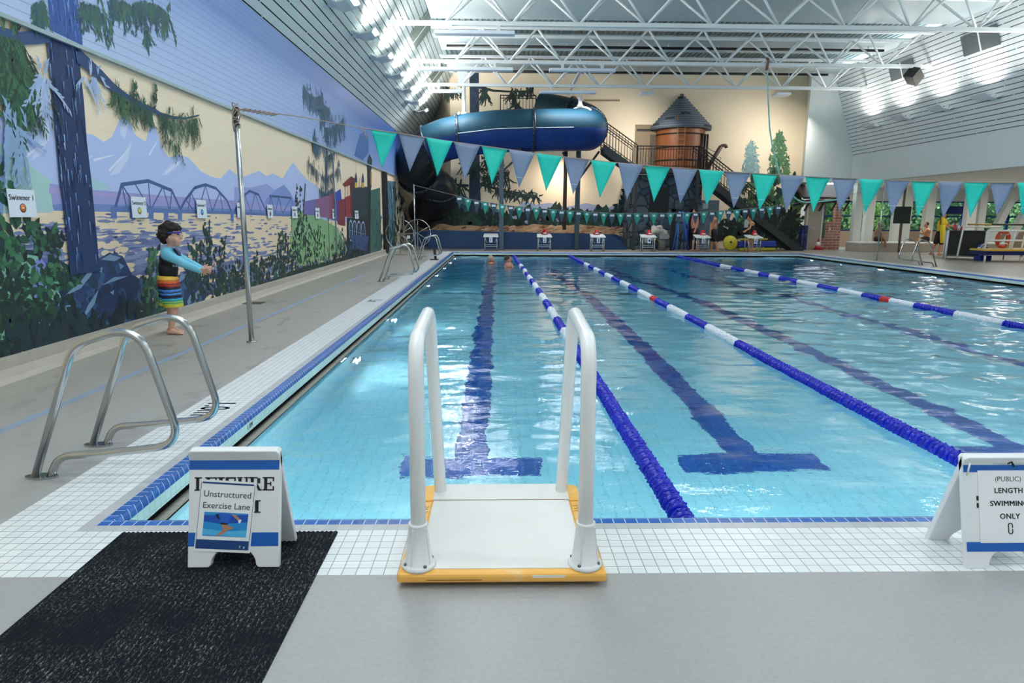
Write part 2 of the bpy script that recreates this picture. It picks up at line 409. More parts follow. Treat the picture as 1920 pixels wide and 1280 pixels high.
b.prism([(LXW,DY0,LZ0),(LXT,DY0,LZ1),(LXT-.25,DY0,LZ1+.1),(LXW-.25,DY0,LZ0+.1)], (0,DY1-DY0,0))
struct(b.build('ceiling_left', SLW), 'white slatted ceiling slope above the blue panels')
RZ0, RX0, RZ1 = 4.283, 16.304, 7.95; RXT = RX0-.34*(RZ1-RZ0); RY1 = 31.
b = B()
b.prism([(RX0,DY0,RZ0),(RXT,DY0,RZ1),(RXT+.3,DY0,RZ1),(RX0+.3,DY0,RZ0)], (0,RY1-DY0,0))
struct(b.build('ceiling_right', SLWR), 'white slatted ceiling slope over the right deck')
PALE = M('#d7dee0', .5)
b = B(); b.box((RX0-.02,DY0,3.10),(RX0+.5,RY1,RZ0)); struct(b.build('beam_right', PALE), 'broad pale beam below the slatted slope')
# far wall, its slanting left corner, the pale pier on the right
WY = 33.0
b = B(); b.box((-2.25,WY,0),(15.0,WY+.25,8.3)); b.box((14.45,WY+.0,0),(14.7,36.,3.2))
s = NT('far_wall_paint', .65); x, y, z = s.xyz(); g = s.lines(z, .2, .004, .1); s.col(s.mix(s.ma('MULTIPLY', g, .15), '#f5e2c6', '#c4b396')); FARP = s.m
struct(b.build('wall_far', FARP), 'beige painted block wall at the far end')
b = B(); b.prism([(-2.25,WY,0),(-4.7,40.4,0),(-4.4,40.5,0),(-2.0,WY+.25,0)], (0,0,8.3)); struct(b.build('wall_corner', FARP), 'beige slanting wall behind the slide')
b = B(); b.prism([(14.10,RY1+.05,3.12),(14.9,RY1+.05,3.12),(15.1,WY+.3,3.12),(14.98,WY+.3,3.12)],(0,0,5.2)); b.box((14.9,RY1+.05,3.12),(18.5,RY1+.3,8.3))
struct(b.build('pillar', M('#d9e0de', .5)), 'pale pier beside the slatted slope')
# roof: smooth panels, open corrugated strips, beams
def corr(name):
    s = NT(name, .45); x, y, z = s.xyz(); g = s.lines(x, .15, .06, 0); s.col(s.mix(g, '#cfd8d8', '#8a989c')); return s.m
b = B(); TRY = [28.75, 24.6, 19.95, 15.4, 10.9, 6.4, 1.9, -2.6]
DZ = 8.45
x_ = -2.6
while x_ < 15.6:      # corrugated steel deck
    b.face([(x_,DY0,DZ),(x_+.09,DY0,DZ),(x_+.09,WY,DZ),(x_,WY,DZ)]); b.face([(x_+.09,DY0,DZ),(x_+.105,DY0,DZ-.06),(x_+.105,WY,DZ-.06),(x_+.09,WY,DZ)])
    b.face([(x_+.105,DY0,DZ-.06),(x_+.19,DY0,DZ-.06),(x_+.19,WY,DZ-.06),(x_+.105,WY,DZ-.06)]); b.face([(x_+.19,DY0,DZ-.06),(x_+.205,DY0,DZ),(x_+.205,WY,DZ),(x_+.19,WY,DZ-.06)])
    x_ += .205
b.box((-2.8,DY0,DZ+.02),(15.7,WY+.25,DZ+.2))
s = NT('steel_deck', .45); n1 = s.noise(.6, 3); s.col(s.mix(n1, '#b9c6c9', '#cbd3d2')); struct(b.build('ceiling', s.m), 'corrugated steel roof deck')
s = NT('roof_panel', .4); n1 = s.noise(.35, 3, (1, .6, 1)); s.col(s.mix(s.ramp(n1, [(.3, (0,0,0,1)), (.7, (1,1,1,1))]), '#9fb2ba', '#c3cdcd')); RP = s.m
for i, ty in enumerate(TRY):
    y0 = ty+.75; y1 = (TRY[i-1]-1.25 if i else 31.65)
    b = B(); b.box((LXT-.05,y0,7.86),(RXT+.05,y1,7.93))
    tag(b.build('roof_panel', RP), ['smooth grey ceiling panel above the far wall end', 'smooth grey ceiling panel between the two far trusses', 'smooth grey ceiling panel behind the nearest truss', 'smooth grey ceiling panel overhead'][min(i, 3)], 'ceiling panel', 'smooth ceiling panels between the trusses')
# right alcove: ceiling, end wall with windows, outer wall, rear wall
AY = 36.
WH = M('#e8ebe9', .5); TAN = M('#d9bda4', .6)
b = B(); b.box((16.8,DY0,3.10),(DX1,AY+.2,3.25)); struct(b.build('ceiling_alcove', WH), 'white ceiling over the spa side')
b = B(); b.box((DX1,DY0,0),(DX1+.2,AY+.2,3.2)); struct(b.build('wall_right', WH))
b = B(); b.box((DX0-.3,DY0-.2,0),(DX1+.2,DY0,8.5)); struct(b.build('wall_rear', WH), 'white wall behind the near deck')
b = B(); b.box((14.9,AY,0),(DX1,AY+.25,.83), 0); b.box((14.9,AY,2.42),(DX1,AY+.25,3.2), 1)
for x0, x1 in ((14.9,17.6),(25.35,26.0),(33.2,DX1)): b.box((x0,AY,.83),(x1,AY+.25,2.42), 1)
struct(b.build('wall_window', [TAN, WH]), 'window wall of the spa corner with a tan sill wall')
GL = bpy.data.materials.new('window_glass'); GL.use_nodes = True; t = GL.node_tree; t.nodes.remove(t.nodes['Principled BSDF'])
tr = t.nodes.new('ShaderNodeBsdfTransparent'); gl = t.nodes.new('ShaderNodeBsdfGlossy'); gl.inputs['Roughness'].default_value = .02
mx = t.nodes.new('ShaderNodeMixShader'); mx.inputs[0].default_value = .06; t.links.new(tr.outputs[0], mx.inputs[1]); t.links.new(gl.outputs[0], mx.inputs[2])
t.links.new(mx.outputs[0], t.nodes['Material Output'].inputs[0])
FRB = M('#123f86', .4)
wi = 0
for x0, x1 in ((17.6,21.6),(21.6,25.35),(26.0,29.6),(29.6,33.2)):
    wi += 1
    f = thing('window_%d' % wi, None, None, (x0, AY, .83)); f['kind'] = 'structure'
    b = B()
    for xx in (x0+.04, (x0+x1)/2, x1-.04): b.box((xx-.06,AY+.02,.83),(xx+.06,AY+.14,2.42))
    for zz in (.86, 1.62, 2.39): b.box((x0,AY+.02,zz-.035),(x1,AY+.14,zz+.035))
    b.build('window_frame', FRB, f)
    b = B(); b.box((x0,AY+.07,.85),(x1,AY+.08,2.4)); b.build('pane', GL, f)
# ================================================================ OVERHEAD: trusses, lamps, vents
CZ, TZ = 6.80, 7.78
def half(z): return LXW+LM*(z-LZ0), RX0-.34*(z-RZ0)
TL_ = ['white steel roof truss nearest the far wall, third from the camera', 'white steel roof truss in the middle of the three in view', 'white steel roof truss nearest the camera, along the top of the photo']
for i, ty in enumerate(TRY[:3]):
    f = thing('roof_truss', TL_[i], 'roof truss', (6.5, ty, CZ), 'white steel roof trusses')
    xa, xb = half(CZ)[0]+.02, half(CZ)[1]-.05
    b = B(); b.box((xa,ty-.06,CZ-.06),(xb,ty+.06,CZ+.06)); b.build('bottom_chord', WHITE, f, bev=.01)
    for dy in (-.55, .55):
        b = B(); b.box((half(TZ)[0]+.05,ty+dy-.05,TZ-.05),(half(TZ)[1]-.05,ty+dy+.05,TZ+.05)); b.build('top_chord', WHITE, f, bev=.01)
    x_ = -1.5
    while x_ < xb-.3:
        for sx in (-.95, .95):
            for dy in (-.55, .55):
                if half(TZ)[0] < x_+sx < half(TZ)[1]:
                    b = B(); b.tube([(x_,ty,CZ),(x_+sx,ty+dy,TZ)], .036, 8); b.build('diagonal', WHITE, f)
        x_ += 1.9
# black sprinkler pipes against the panels
for i, (ty, lab) in enumerate(((26.3, 'thin black pipe under the ceiling between the two far trusses'), (30.6, 'thin black pipe under the ceiling by the far wall'))):
    b = B(); b.tube([(-1.9,ty,7.72),(14.6,ty,7.72)], .05, 10); b.build
    o = tag(b.build('ceiling_pipe', BLACK), lab, 'pipe', 'black ceiling pipes')
    for k in range(9):
        hb = B(); hb.tube([(-1.2+1.9*k,ty,7.72),(-1.2+1.9*k,ty,7.88)], .02, 6); ch = hb.build('pipe_hanger', WHITE2, None); ch.parent = o
# strip lights hung below the chords
SLT = M('#e4edf7', .35)
for ty, xa, xb, lab in ((TRY[2], 815, 965, 'long white strip light under the nearest truss, by the left slope'), (TRY[1], 788, 962, 'long white strip light under the middle truss, by the left slope'),
        (TRY[1], 1031, 1156, 'white strip light under the middle truss, above the slide'), (TRY[0], 810, 866, 'short white strip light under the far truss, by the left slope'), (TRY[0], 1014, 1120, 'white strip light under the far truss, above the slide top')):
    p0 = ay(xa, 60, ty).x; p1 = ay(xb, 60, ty).x
    f = thing('strip_light', lab, 'ceiling light', ((p0+p1)/2, ty, CZ), 'white strip lights under the trusses')
    b = B(); b.box((p0,ty-.14,CZ-.30),(p1,ty+.14,CZ-.20)); b.build('housing', SLT, f, bev=.01)
    for q in (.2, .8):
        b = B(); b.box((p0+(p1-p0)*q-.05,ty-.07,CZ-.21),(p0+(p1-p0)*q+.05,ty+.07,CZ-.05)); b.build('bracket', WHITE2, f)
# uplights on both slopes
def uplight(side, y, lab):
    if side == 'L':
        x0, z0, sx = LXW+LM*(6.05-LZ0), 6.05, 1
    else:
        x0, z0, sx = RX0-.34*(5.30-RZ0), 5.30, -1
    f = thing('uplight', lab, 'wall light', (x0, y, z0), 'uplights on the %s slope' % ('left' if side == 'L' else 'right'))
    w_ = .36
    b = B()   # folded sheet trough: tilted pan with up-turned lips
    prof = [(0,.02),(.20,-.07),(.42,-.02),(.60,.10),(.60,.12),(.42,.01),(.20,-.04),(0,.05)]
    b.prism([(x0+sx*a, y-w_, z0+q) for a, q in prof], (0, 2*w_, 0)); b.build('reflector_pan', WHITE, f)
    b = B(); b.box((x0+sx*.02-.06, y-.10, z0-.05),(x0+sx*.02+.06, y+.10, z0+.12)); b.build('mount', WHITE2, f)
for k, y in enumerate(LEFT_LAMPS[:7]):
    uplight('L', y, 'white uplight on the left slope, %s' % ('nearest the far wall', 'second from the far wall', 'third from the far wall', 'fourth from the far wall', 'fifth from the far wall', 'sixth from the far wall', 'nearest the camera, at the top edge')[k])
for k, y in enumerate(RIGHT_LAMPS[:5]):
    uplight('R', y, 'white uplight on the right slope, %s' % ('nearest the far wall', 'second from the far wall', 'middle one in view', 'second from the right edge', 'nearest the right edge')[k])
# air vents in the slopes
VN = M('#5d6468', .5); VG = M('#7f8a80', .5)
def vent(side, y0, y1, za, zb, lab, mat):
    b = B()
    f_ = (lambda z: LXW+LM*(z-LZ0)+.02) if side == 'L' else (lambda z: RX0-.34*(z-RZ0)-.02)
    f = thing('air_vent', lab, 'vent', (f_(za), y0, za))
    ym = (y0+y1)/2; sx = .03 if side == 'L' else -.03
    b.prism([(f_(za),y0,za),(f_(zb),y0,zb),(f_(zb),y1,zb),(f_(za),y1,za)], (sx,0,0)); b.build('grille', mat, f)
    b = B(); b.prism([(f_(za),ym-.03,za),(f_(zb),ym-.03,zb),(f_(zb),ym+.03,zb),(f_(za),ym+.03,za)], (sx*1.4,0,0)); b.build('divider', WHITE2, f)
vent('R', 21.3, 22.9, 6.75, 7.35, 'grey wall vent high on the right slope, nearer the right edge', VN)
vent('R', 25.5, 27., 6.75, 7.3, 'grey wall vent high on the right slope, beside the black speaker', VN)
vent('L', 22.6, 24.2, 7.1, 7.85, 'grey green vent high on the left slope between two trusses', VG)
vent('L', 28.9, 30.6, 7.1, 7.7, 'louvred green vent high on the left slope by the far truss', VG)
# loudspeaker
sp = ay(1713, 143, 24.6); f = thing('loudspeaker', 'black slatted loudspeaker hanging from the middle truss on the right', 'speaker', sp)
R_ = Matrix.Translation(sp) @ Matrix.Rotation(.65, 4, 'Y') @ Matrix.Rotation(.5, 4, 'Z')
b = B(); b.box((-.24,-.2,-.2),(.24,.2,.2), 0, R_); b.build('cabinet', BLACK, f, bev=.015)
b = B()
for k in range(8): b.box((-.23+.058*k,-.215,-.19),(-.195+.058*k,-.2,.19), 0, R_); b.box((-.23+.058*k,-.19,.2),(-.195+.058*k,.19,.212), 0, R_)
b.build('grille', M('#4a4542', .5), f)
b = B(); b.tube([sp+V((-.1,0,.22)), (sp.x-.12, 24.6, CZ-.05)], .012, 6); b.tube([sp+V((.14,0,.18)), (sp.x+.2, 24.6, CZ-.05)], .012, 6); b.build('hanger', WHITE2, f)
# square panel lights hanging by the far wall
for (xa, ya), (xb, yb), yc, lab in (((1200,169),(1225,178),128,'square white panel light hanging left of the water tower roof'), ((1452,173),(1478,180),125,'square white panel light hanging right of the water tower')):
    p0, p1 = ay(xa, ya, 30.3), ay(xb, yb, 30.3)
    f = thing('panel_light', lab, 'ceiling light', (p0+p1)/2, 'square panel lights by the far wall')
    b = B(); b.box((p0.x,30.0,p1.z),(p1.x,30.6,p1.z+.10)); b.build('panel', SLT, f, bev=.01)
    b = B()
    for xx in (p0.x+.05, p1.x-.05): b.tube([(xx,30.3,p1.z+.1),(xx,30.3,7.87)], .012, 6)
    b.build('wire', WHITE2, f)

# ================================================================ NEAR DECK
# rubber mat
s = NT('mat_fibre', .95, .1); x, y, z = s.xyz()
rb = s.ma('SINE', s.ma('MULTIPLY', x, 2*PI/.0207)); n1 = s.noise(190, 3, (1, .35, 1), .7); n2 = s.noise(2.6, 4)
sp_ = s.ma('MULTIPLY', s.ramp(n1, [(.54, (0,0,0,1)), (.70, (1,1,1,1))]), s.ramp(n2, [(.40, (.10,.10,.10,1)), (.58, (1,1,1,1))]))
s.col(s.mix(s.ma('MULTIPLY', sp_, s.ma('MULTIPLY_ADD', rb, .35, .55)), '#141a20', '#b9b9ba')); s.bump(s.ma('ADD', rb, n1), .6, .004)
b = B(); n = 60
xl, xr, y0m, y1m = -1.735, -.742, 1.0, 2.885
for k in range(48):      # ribs
    xa = xl+(xr-xl)*k/48; xb = xl+(xr-xl)*(k+1)/48; xm = (xa+xb)/2
    b.prism([(xa,y0m,.006),(xm,y0m,.0115),(xb,y0m,.006)], (0,y1m-y0m,0))
b.box((xl,y0m,0),(xr,y1m,.0062))
tag(b.build('floor_mat', s.m), 'black ribbed mat on the deck under the exercise lane sign', 'mat')
# --- folding A signs
SGN = M('#e9ebee', .35); SBL = M('#0b5cb4', .35); INK = M('#15171b', .5); PAPER = M('#eff1f4', .3)
def a_sign(xc, yf, w_, hgt, sp_y, lab, bands, rz=0., yb=None, ground=.0):
    "yf: front foot; panels meet at the top"
    yb = yb or yf+sp_y; ym = yf+(yb-yf)*.42
    f = thing('folding_sign', lab, 'sign', (xc, ym, ground))
    out = []
    for nm, y0, s_ in (('front_panel', yf, -1), ('back_panel', yb, 1)):
        up = (V((0,ym,hgt))-V((0,y0,0))).normalized(); nr = V((0,s_*up.z,-s_*up.y)); L = (V((0,ym,hgt))-V((0,y0,0))).length
        def P(a, c_, d=0., y0=y0, up=up, nr=nr): return V((xc+a, y0, ground))+up*c_+nr*d
        prof = [(-w_/2,0)]
        ar = w_*.245; ah = .075
        prof += [(-ar-.01,0),(-ar,.012)]+[(-ar*math.cos(PI*k/14), .012+ah*math.sin(PI*k/14)) for k in range(1,14)]+[(ar,.012),(ar+.01,0)]
        prof += [(w_/2,0),(w_/2,L-.012),(w_/2-.012,L),(-w_/2+.012,L),(-w_/2,L-.012)]
        b = B(); b.prism([P(a, c_) for a, c_ in prof], -nr*.028); o = b.build(nm, SGN, f, bev=.004)
        out.append((o, P, up, nr, L))
    o, P, up, nr, L = out[0]
    b = B(); b.box((xc-w_/2+.004,ym-.011,ground+hgt-.07),(xc+w_/2-.004,ym+.011,ground+hgt-.012)); b.build('hinge', SGN, f, bev=.004)
    for z0, z1 in bands:
        b = B(); b.prism([P(-w_/2+.002,z0,.0006),(P(w_/2-.004,z0,.0006)),P(w_/2-.004,z1,.0006),P(-w_/2+.002,z1,.0006)], nr*.0004); b.build('blue_band', SBL, o)
    b = B(); b.tube([P(-w_*.38,L-.032,.003),P(0,L-.042,.004),P(w_*.38,L-.038,.003)], .0045, 6); b.build('handle_slot', M('#cfd3d7', .4), o)
    return f, out
# exercise lane sign
f, out = a_sign(-1.0975, 2.557, .378, .486, .262, 'white folding sign reading unstructured exercise lane, on the black mat', [(.405,.462),(.088,.145)], ground=.0115)
o, P, up, nr, L = out[0]; ROTS = facing((1,0,0), up)
SERIF = [('I',-.158,.345),('R',.105,.345),('E',.150,.345),('I',.1,.245)]
def slab_letter(b, ch, cx, cy, h, w_, P, d):
    "slab serif capital drawn from bars"
    def R(x0, y0, x1, y1): b.prism([P(cx+x0*w_,cy+y0*h,d),P(cx+x1*w_,cy+y0*h,d),P(cx+x1*w_,cy+y1*h,d),P(cx+x0*w_,cy+y1*h,d)], nr*.0004)
    def Q(pts): b.prism([P(cx+px*w_,cy+py*h,d) for px, py in pts], nr*.0004)
    if ch == 'I': R(-.14,0,.14,1); R(-.32,0,.32,.1); R(-.32,.9,.32,1)
    elif ch == 'E': R(-.38,0,-.12,1); R(-.5,0,.45,.1); R(-.5,.9,.45,1); R(-.3,.46,.2,.56); R(.33,0,.45,.32); R(.33,.68,.45,1); R(.1,.36,.22,.66)
    elif ch == 'R': R(-.38,0,-.12,1); R(-.5,0,.05,.1); R(-.5,.9,.2,1); R(-.3,.44,.2,.54); R(.16,.54,.42,.92); Q([(.0,.48),(.22,.48),(.5,0),(.26,0)]); R(.3,0,.56,.09)
    elif ch == 'S': R(-.4,.88,.36,1); R(-.42,.52,-.16,.95); R(-.36,.44,.36,.56); R(.16,.05,.42,.5); R(-.36,0,.36,.12); R(-.42,0,-.3,.3); R(.3,.7,.42,1)
    elif ch == 'U': R(-.4,.12,-.14,1); R(.2,.12,.36,1); R(-.34,0,.3,.14); R(-.52,.92,-.04,1); R(.06,.92,.5,1)
    elif ch == 'L': R(-.38,0,-.12,1); R(-.5,0,.45,.1); R(-.5,.9,.1,1); R(.33,0,.45,.34)
b = B()
for ch, cx in zip('LEISURE', (-.150,-.106,-.066,-.026,.026,.076,.132)): slab_letter(b, ch, cx+.01, .318, .056, .05, P, .0008)
slab_letter(b, 'I', .094, .226, .052, .05, P, .0008)
b.build('leisure_lettering', INK, o)
# paper notice, taped on slightly askew
tl, tr_, br, bl_ = (-.133,.360),(.087,.346),(.062,.068),(-.156,.078)
def N2(u, v, d=.002): # 0..1 across notice, bottom up
    a = [bl_[i]*(1-u)*(1-v)+br[i]*u*(1-v)+tl[i]*(1-u)*v+tr_[i]*u*v for i in (0,1)]; return P(a[0], a[1], d)
def nq(b, u0, v0, u1, v1, d, mi=0): b.prism([N2(u0,v0,d),N2(u1,v0,d),N2(u1,v1,d),N2(u0,v1,d)], nr*.0003, mi)
b = B(); nq(b, -.03,-.03,1.03,1.02,.0015); no = b.build('notice', PAPER, o); tag(no, 'white laminated paper notice')
b = B(); nq(b,.01,.965,.98,.99,.0022); nq(b,.0,.01,.99,.145,.0022); nq(b,-.012,.01,-.004,.98,.0022); nq(b,.995,.01,1.003,.97,.0022)
nb = b.build('notice_border', M('#123f7c', .3), None); nb.parent = no; nb.location = (0,0,0)
nb.data.transform(Matrix.Translation(-ORG[o.name]))
# swimmer photograph on the notice
b = B(); PH = [M('#1f8fd4', .3), M('#0f4fb4', .3), M('#b07f66', .3), M('#1660c8', .3), M('#101a33', .3), M('#e9eef4', .3), M('#4fb4e6', .3)]
nq(b,.10,.20,.93,.55,.0024,0)
def npoly(pts, mi, d): b.prism([N2(.10+.83*u,.20+.35*v,d) for u, v in pts], nr*.0002, mi)
npoly([(0,.86),(0,.6),(.4,.52),(1,.64),(1,.95),(.6,.9)],1,.0027); npoly([(0,.05),(0,.3),(.5,.22),(1,.3),(1,.0)],6,.0027)
npoly([(.62,.95),(.72,.92),(.86,.72),(.80,.66),(.72,.78)],2,.003); npoly([(.78,.72),(.86,.74),(.84,.60),(.8,.58)],5,.0031)
npoly([(.3,.95),(.42,1),(.62,.97),(.6,.72),(.56,.56),(.38,.55),(.36,.74)],3,.003); npoly([(.26,.92),(.34,.95),(.38,.7),(.3,.76)],4,.003)
npoly([(.38,.58),(.56,.58),(.55,.48),(.4,.48)],4,.0032); npoly([(.40,.5),(.55,.5),(.62,.38),(.48,.1),(.36,.02),(.3,.0),(.42,.2),(.46,.34)],2,.0034)
npoly([(.5,.46),(.58,.46),(.72,.38),(.6,.28),(.5,.2),(.5,.24),(.62,.35)],2,.0033)
pb = b.build('notice_picture', PH, None); pb.parent = no; pb.data.transform(Matrix.Translation(-ORG[o.name]))
RN = facing(N2(1,.5)-N2(0,.5), up)
for tx, v in (('Unstructured', .815), ('Exercise Lane', .645)):
    text(tx, 'notice_lettering', M('#3a4048', .4), no, N2(.5, v, .0026), RN, .0365 if v > .7 else .0355)
text('f', 'notice_mark', WHITE, no, N2(.83, .055, .0028), RN, .014, .0004); text('y', 'notice_mark', WHITE, no, N2(.91, .055, .0028), RN, .014, .0004)
ORG[no.name] = ORG[o.name]
# length swimming sign
f, out = a_sign(2.178, 2.528, .38, .468, .288, 'white folding sign reading public length swimming only, cut by the right edge', [(.405,.448),(.072,.112)])
o, P, up, nr, L = out[0]
b = B(); b.prism([P(-.128,.108,.0015),P(.15,.108,.0015),P(.15,.412,.0015),P(-.128,.412,.0015)], nr*.0004); no = b.build('notice', PAPER, o); ORG[no.name] = ORG[o.name]
b = B(); b.tube([P(-.174,.392,.002),P(-.170,.43,.012),P(-.160,.446,.004)], .0038, 8); b.tube([P(.0,.44,.004),P(.015,.45,.01),P(.03,.43,.004)], .0045, 8, 1); b.build('clip', [SGN, BLACK], o)
for tx, v, sz, bo in (('(PUBLIC)', .375, .030, -.0003), ('LENGTH', .326, .031, .0006), ('SWIMMING', .272, .031, .0006), ('ONLY', .218, .031, .0006)):
    text(tx, 'notice_lettering', INK, no, P(.003, v, .0022), ROTS, sz, bo, spacing=1.08 if bo > 0 else 1.)
b = B()   # two half loops with arrow heads
for sg in (1, -1):
    cy = .168+sg*.014
    pts = [P(.003-.0085*sg, .166, .0026), P(.003-.0085*sg, cy, .0026)]+[P(.003-.0085*sg*math.cos(PI*k/8), cy+sg*.0085*math.sin(PI*k/8), .0026) for k in range(1, 8)]+[P(.003+.0085*sg, cy, .0026), P(.003+.0085*sg, .171, .0026)]
    b.tube(pts, .0021, 6)
b.build('loop_arrows', INK, no)
b = B(); b.prism([P(-.137,.255,.0008),P(-.128,.255,.0008),P(-.128,.275,.0008),P(-.137,.275,.0008)], nr*.0004); b.prism([P(-.137,.285,.0008),P(-.128,.285,.0008),P(-.128,.305,.0008),P(-.137,.305,.0008)], nr*.0004); b.build('hidden_lettering', INK, o)

# --- pool access platform with two handrails
PXC = .021
f = thing('access_platform', 'white topped platform with yellow edges and two white handrails at the pool edge', 'platform', (PXC, 2.85, 0))
s = NT('yellow_edge', .5); n1 = s.noise(9, 5); n2 = s.noise(40, 3); x, y, z = s.xyz()
s.col(s.mix(s.ramp(n1, [(.55, (0,0,0,1)), (.75, (1,1,1,1))]), '#f0b455', '#ead0a0')); YE = s.m
s = NT('grip_white', .75); n1 = s.noise(5, 5); n2 = s.noise(300, 2); s.col(s.mix(n1, '#dcdad6', '#e8e7e3')); s.bump(n2, .3, .002); GRIP = s.m
z0, z1 = .022, .062
def slab(b, y0, y1, w0, w1, cr=.03):
    P_ = [(PXC-w0, y0), (PXC+w0, y0)]+([(PXC+w1, y1-cr), (PXC+w1-cr*.3, y1-cr*.3), (PXC+w1-cr, y1), (PXC-w1+cr, y1), (PXC-w1+cr*.3, y1-cr*.3), (PXC-w1, y1-cr)] if cr else [(PXC+w1, y1), (PXC-w1, y1)])
    b.prism([(a, c_, z0) for a, c_ in P_], (0, 0, z1-z0))
b = B(); slab(b, 2.405, 3.095, .418, .40, 0); b.build('deck_board', YE, f, bev=.012)
b = B(); slab(b, 3.103, 3.30, .402, .402); b.build('hinged_flap', YE, f, bev=.01)
b = B(); b.prism([(PXC-.335,2.445,z1),(PXC+.335,2.445,z1),(PXC+.335,3.094,z1),(PXC-.335,3.094,z1)], (0,0,.003)); b.prism([(PXC-.34,3.104,z1),(PXC+.34,3.104,z1),(PXC+.345,3.298,z1),(PXC-.345,3.298,z1)], (0,0,.003)); b.build('grip_surface', GRIP, f)
b = B()
for sx in (-1, 1):
    b.box((PXC+sx*.36-.02,2.47,0),(PXC+sx*.36+.02,2.9,z0)); b.bar((PXC+sx*.36,3.22,z0),(PXC+sx*.36,3.22,-1.2),.045)
for q in (-.35, -.62, -.9): b.box((PXC-.36,3.18,q-.02),(PXC+.36,3.36,q+.02))
b.build('support_frame', DARK, f)
for sx, lb in ((-1, None), (1, None)):
    x0 = PXC+sx*.337; xb_ = PXC+sx*.288; xt = PXC+sx*.352
    pts = smooth_path([(x0,2.475,z1+.02),(x0-sx*.006,2.475,.985),(xt,3.2,1.005),(xb_,3.225,-.5)], [0,.13,.11,0], 10)
    b = B(); b.tube(pts, .0305, 20); rl = b.build('handrail', M('#f1f3f4', .25), f)
    b = B(); b.lathe([(.068,z1),(.070,z1+.012),(.062,z1+.018),(.056,z1+.022),(.0375,z1+.175),(.0385,z1+.178),(.0385,z1+.186),(.033,z1+.187)], (x0,2.475,0), 28)
    for k in range(4):
        a = PI/4+k*PI/2+.3; b.bar((x0+.052*math.cos(a),2.475+.052*math.sin(a),z1+.02),(x0+.036*math.cos(a),2.475+.036*math.sin(a),z1+.17),.008,.012)
    rl2 = b.build('rail_socket', M('#e3e5e7', .35), f)
    for k in range(4):
        a = k*PI/2+.55+(.5 if sx > 0 else 0.); b = B(); b.lathe([(.0075,0),(.0075,.006),(.004,.009),(1e-6,.009)], (x0+.0575*math.cos(a),2.475+.0575*math.sin(a),z1+.018), 10); b.build('bolt', M('#6f7376', .3, 1.), rl2)
for sx in (1, -1):
    text('EVE', 'edge_lettering', M('#5a4a30', .6), f, (PXC+sx*.365, 3.0, z1+.0008), facing((0,-1 if sx > 0 else 1,0), (1 if sx > 0 else -1,0,0)), .05, -.0016)
    b = B(); b.box((PXC+sx*.343-.001,2.78,z1),(PXC+sx*.343+.001,3.08,z1+.0008)); b.build('edge_line', M('#8a744c', .6), f)
b = B(); b.box((PXC-.30,2.4045,.035),(PXC-.08,2.406,.039)); b.build('scuff_mark', M('#7c5a28', .7), f)
b = B(); b.box((PXC+.12,2.404,.045),(PXC+.25,2.4055,.056)); b.build('paint_patch', M('#e6ddd0', .7), f)

# --- stainless grab rails
def loop_pts(xo, y, sg, h=.80):
    "loop in the cross plane at y; xo anchor on deck, opens towards the pool by sg"
    Pq = [(0,0),(.335,.80),(.47,.87),(.60,.80),(.775,.40),(.755,.27),(.60,.155),(.25,.135),(.12,.095),(.085,0)]
    pts = [(0,-.01),(.30,.755),(.66,.872),(.84,.19),(.40,.14),(.15,.125),(.083,-.01)]
    return smooth_path([V((xo+sg*a, y, z_)) for a, z_ in pts], [0,.20,.20,.14,.3,.12,0], 10)
def grab_rail(xo, y, sg, lab, grp, n=14):
    f = thing('grab_rail', lab, 'grab rail', (xo, y, 0), grp)
    b = B(); b.tube(loop_pts(xo, y, sg), .0215, n); b.build('rail', STEEL, f)
    b = B(); pl = []
    for k in range(20):
        a = 2*PI*k/20; pl.append((xo+sg*.042+(.046+.045*abs(math.cos(a)))*math.cos(a)*1.0, y+.045*math.sin(a), 0.001))
    b.prism(pl, (0,0,.010)); b.build('floor_flange', STEEL, f)
grab_rail(-2.60, 3.57, 1, 'big steel grab rail loop nearest the camera on the left deck', 'grab rails by the depth mark')
grab_rail(-2.595, 4.10, 1, 'big steel grab rail loop just behind the nearest one', 'grab rails by the depth mark')
grab_rail(-2.68, 15.05, 1, 'steel grab rail halfway down the left deck, front of the pair', 'grab rails halfway down the left side')
grab_rail(-2.66, 15.65, 1, 'steel grab rail halfway down the left deck, back of the pair', 'grab rails halfway down the left side')
grab_rail(-2.76, 22.6, 1, 'steel grab rail at the far left corner, front of the pair', 'grab rails at the far left corner')
grab_rail(-2.74, 23.2, 1, 'steel grab rail at the far left corner, back of the pair', 'grab rails at the far left corner')
grab_rail(13.82, 20.6, -1, 'steel grab rail on the right pool edge, front of the pair', 'grab rails on the right side')
grab_rail(13.82, 21.3, -1, 'steel grab rail on the right pool edge, back of the pair', 'grab rails on the right side')
# --- depth marks and floor details
DB = M('#2d4a86', .5)
o = text('1.0m', 'depth_mark', DB, None, (-2.175, 4.93, .0008), facing((0,-1,0), (1,0,0)), .32, .001, spacing=.95); o.scale = (.62, 1, 1); tag(o, 'blue 1.0m depth mark painted on the white tiles', 'depth mark')
o = text('1.3m', 'depth_mark', DB, None, (-2.165, 11.6, .0008), facing((0,-1,0), (1,0,0)), .32, .001, spacing=.95); o.scale = (.62, 1, 1); tag(o, 'small blue depth mark farther along the left tiles', 'depth mark')
FX = PX0+.0835
o = text('1.0M', 'edge_depth_mark', INK, None, (FX, 4.72, -.072), facing((0,1,0), (0,0,1)), .05, .001, spacing=1.15); tag(o, 'small black 1.0M mark on the pool edge face', 'depth mark')
o = text('1.3', 'edge_depth_mark', INK, None, (FX, 11.3, -.072), facing((0,1,0), (0,0,1)), .05, .001, spacing=1.15); tag(o, 'tiny black mark on the left pool edge face, farther along', 'depth mark')
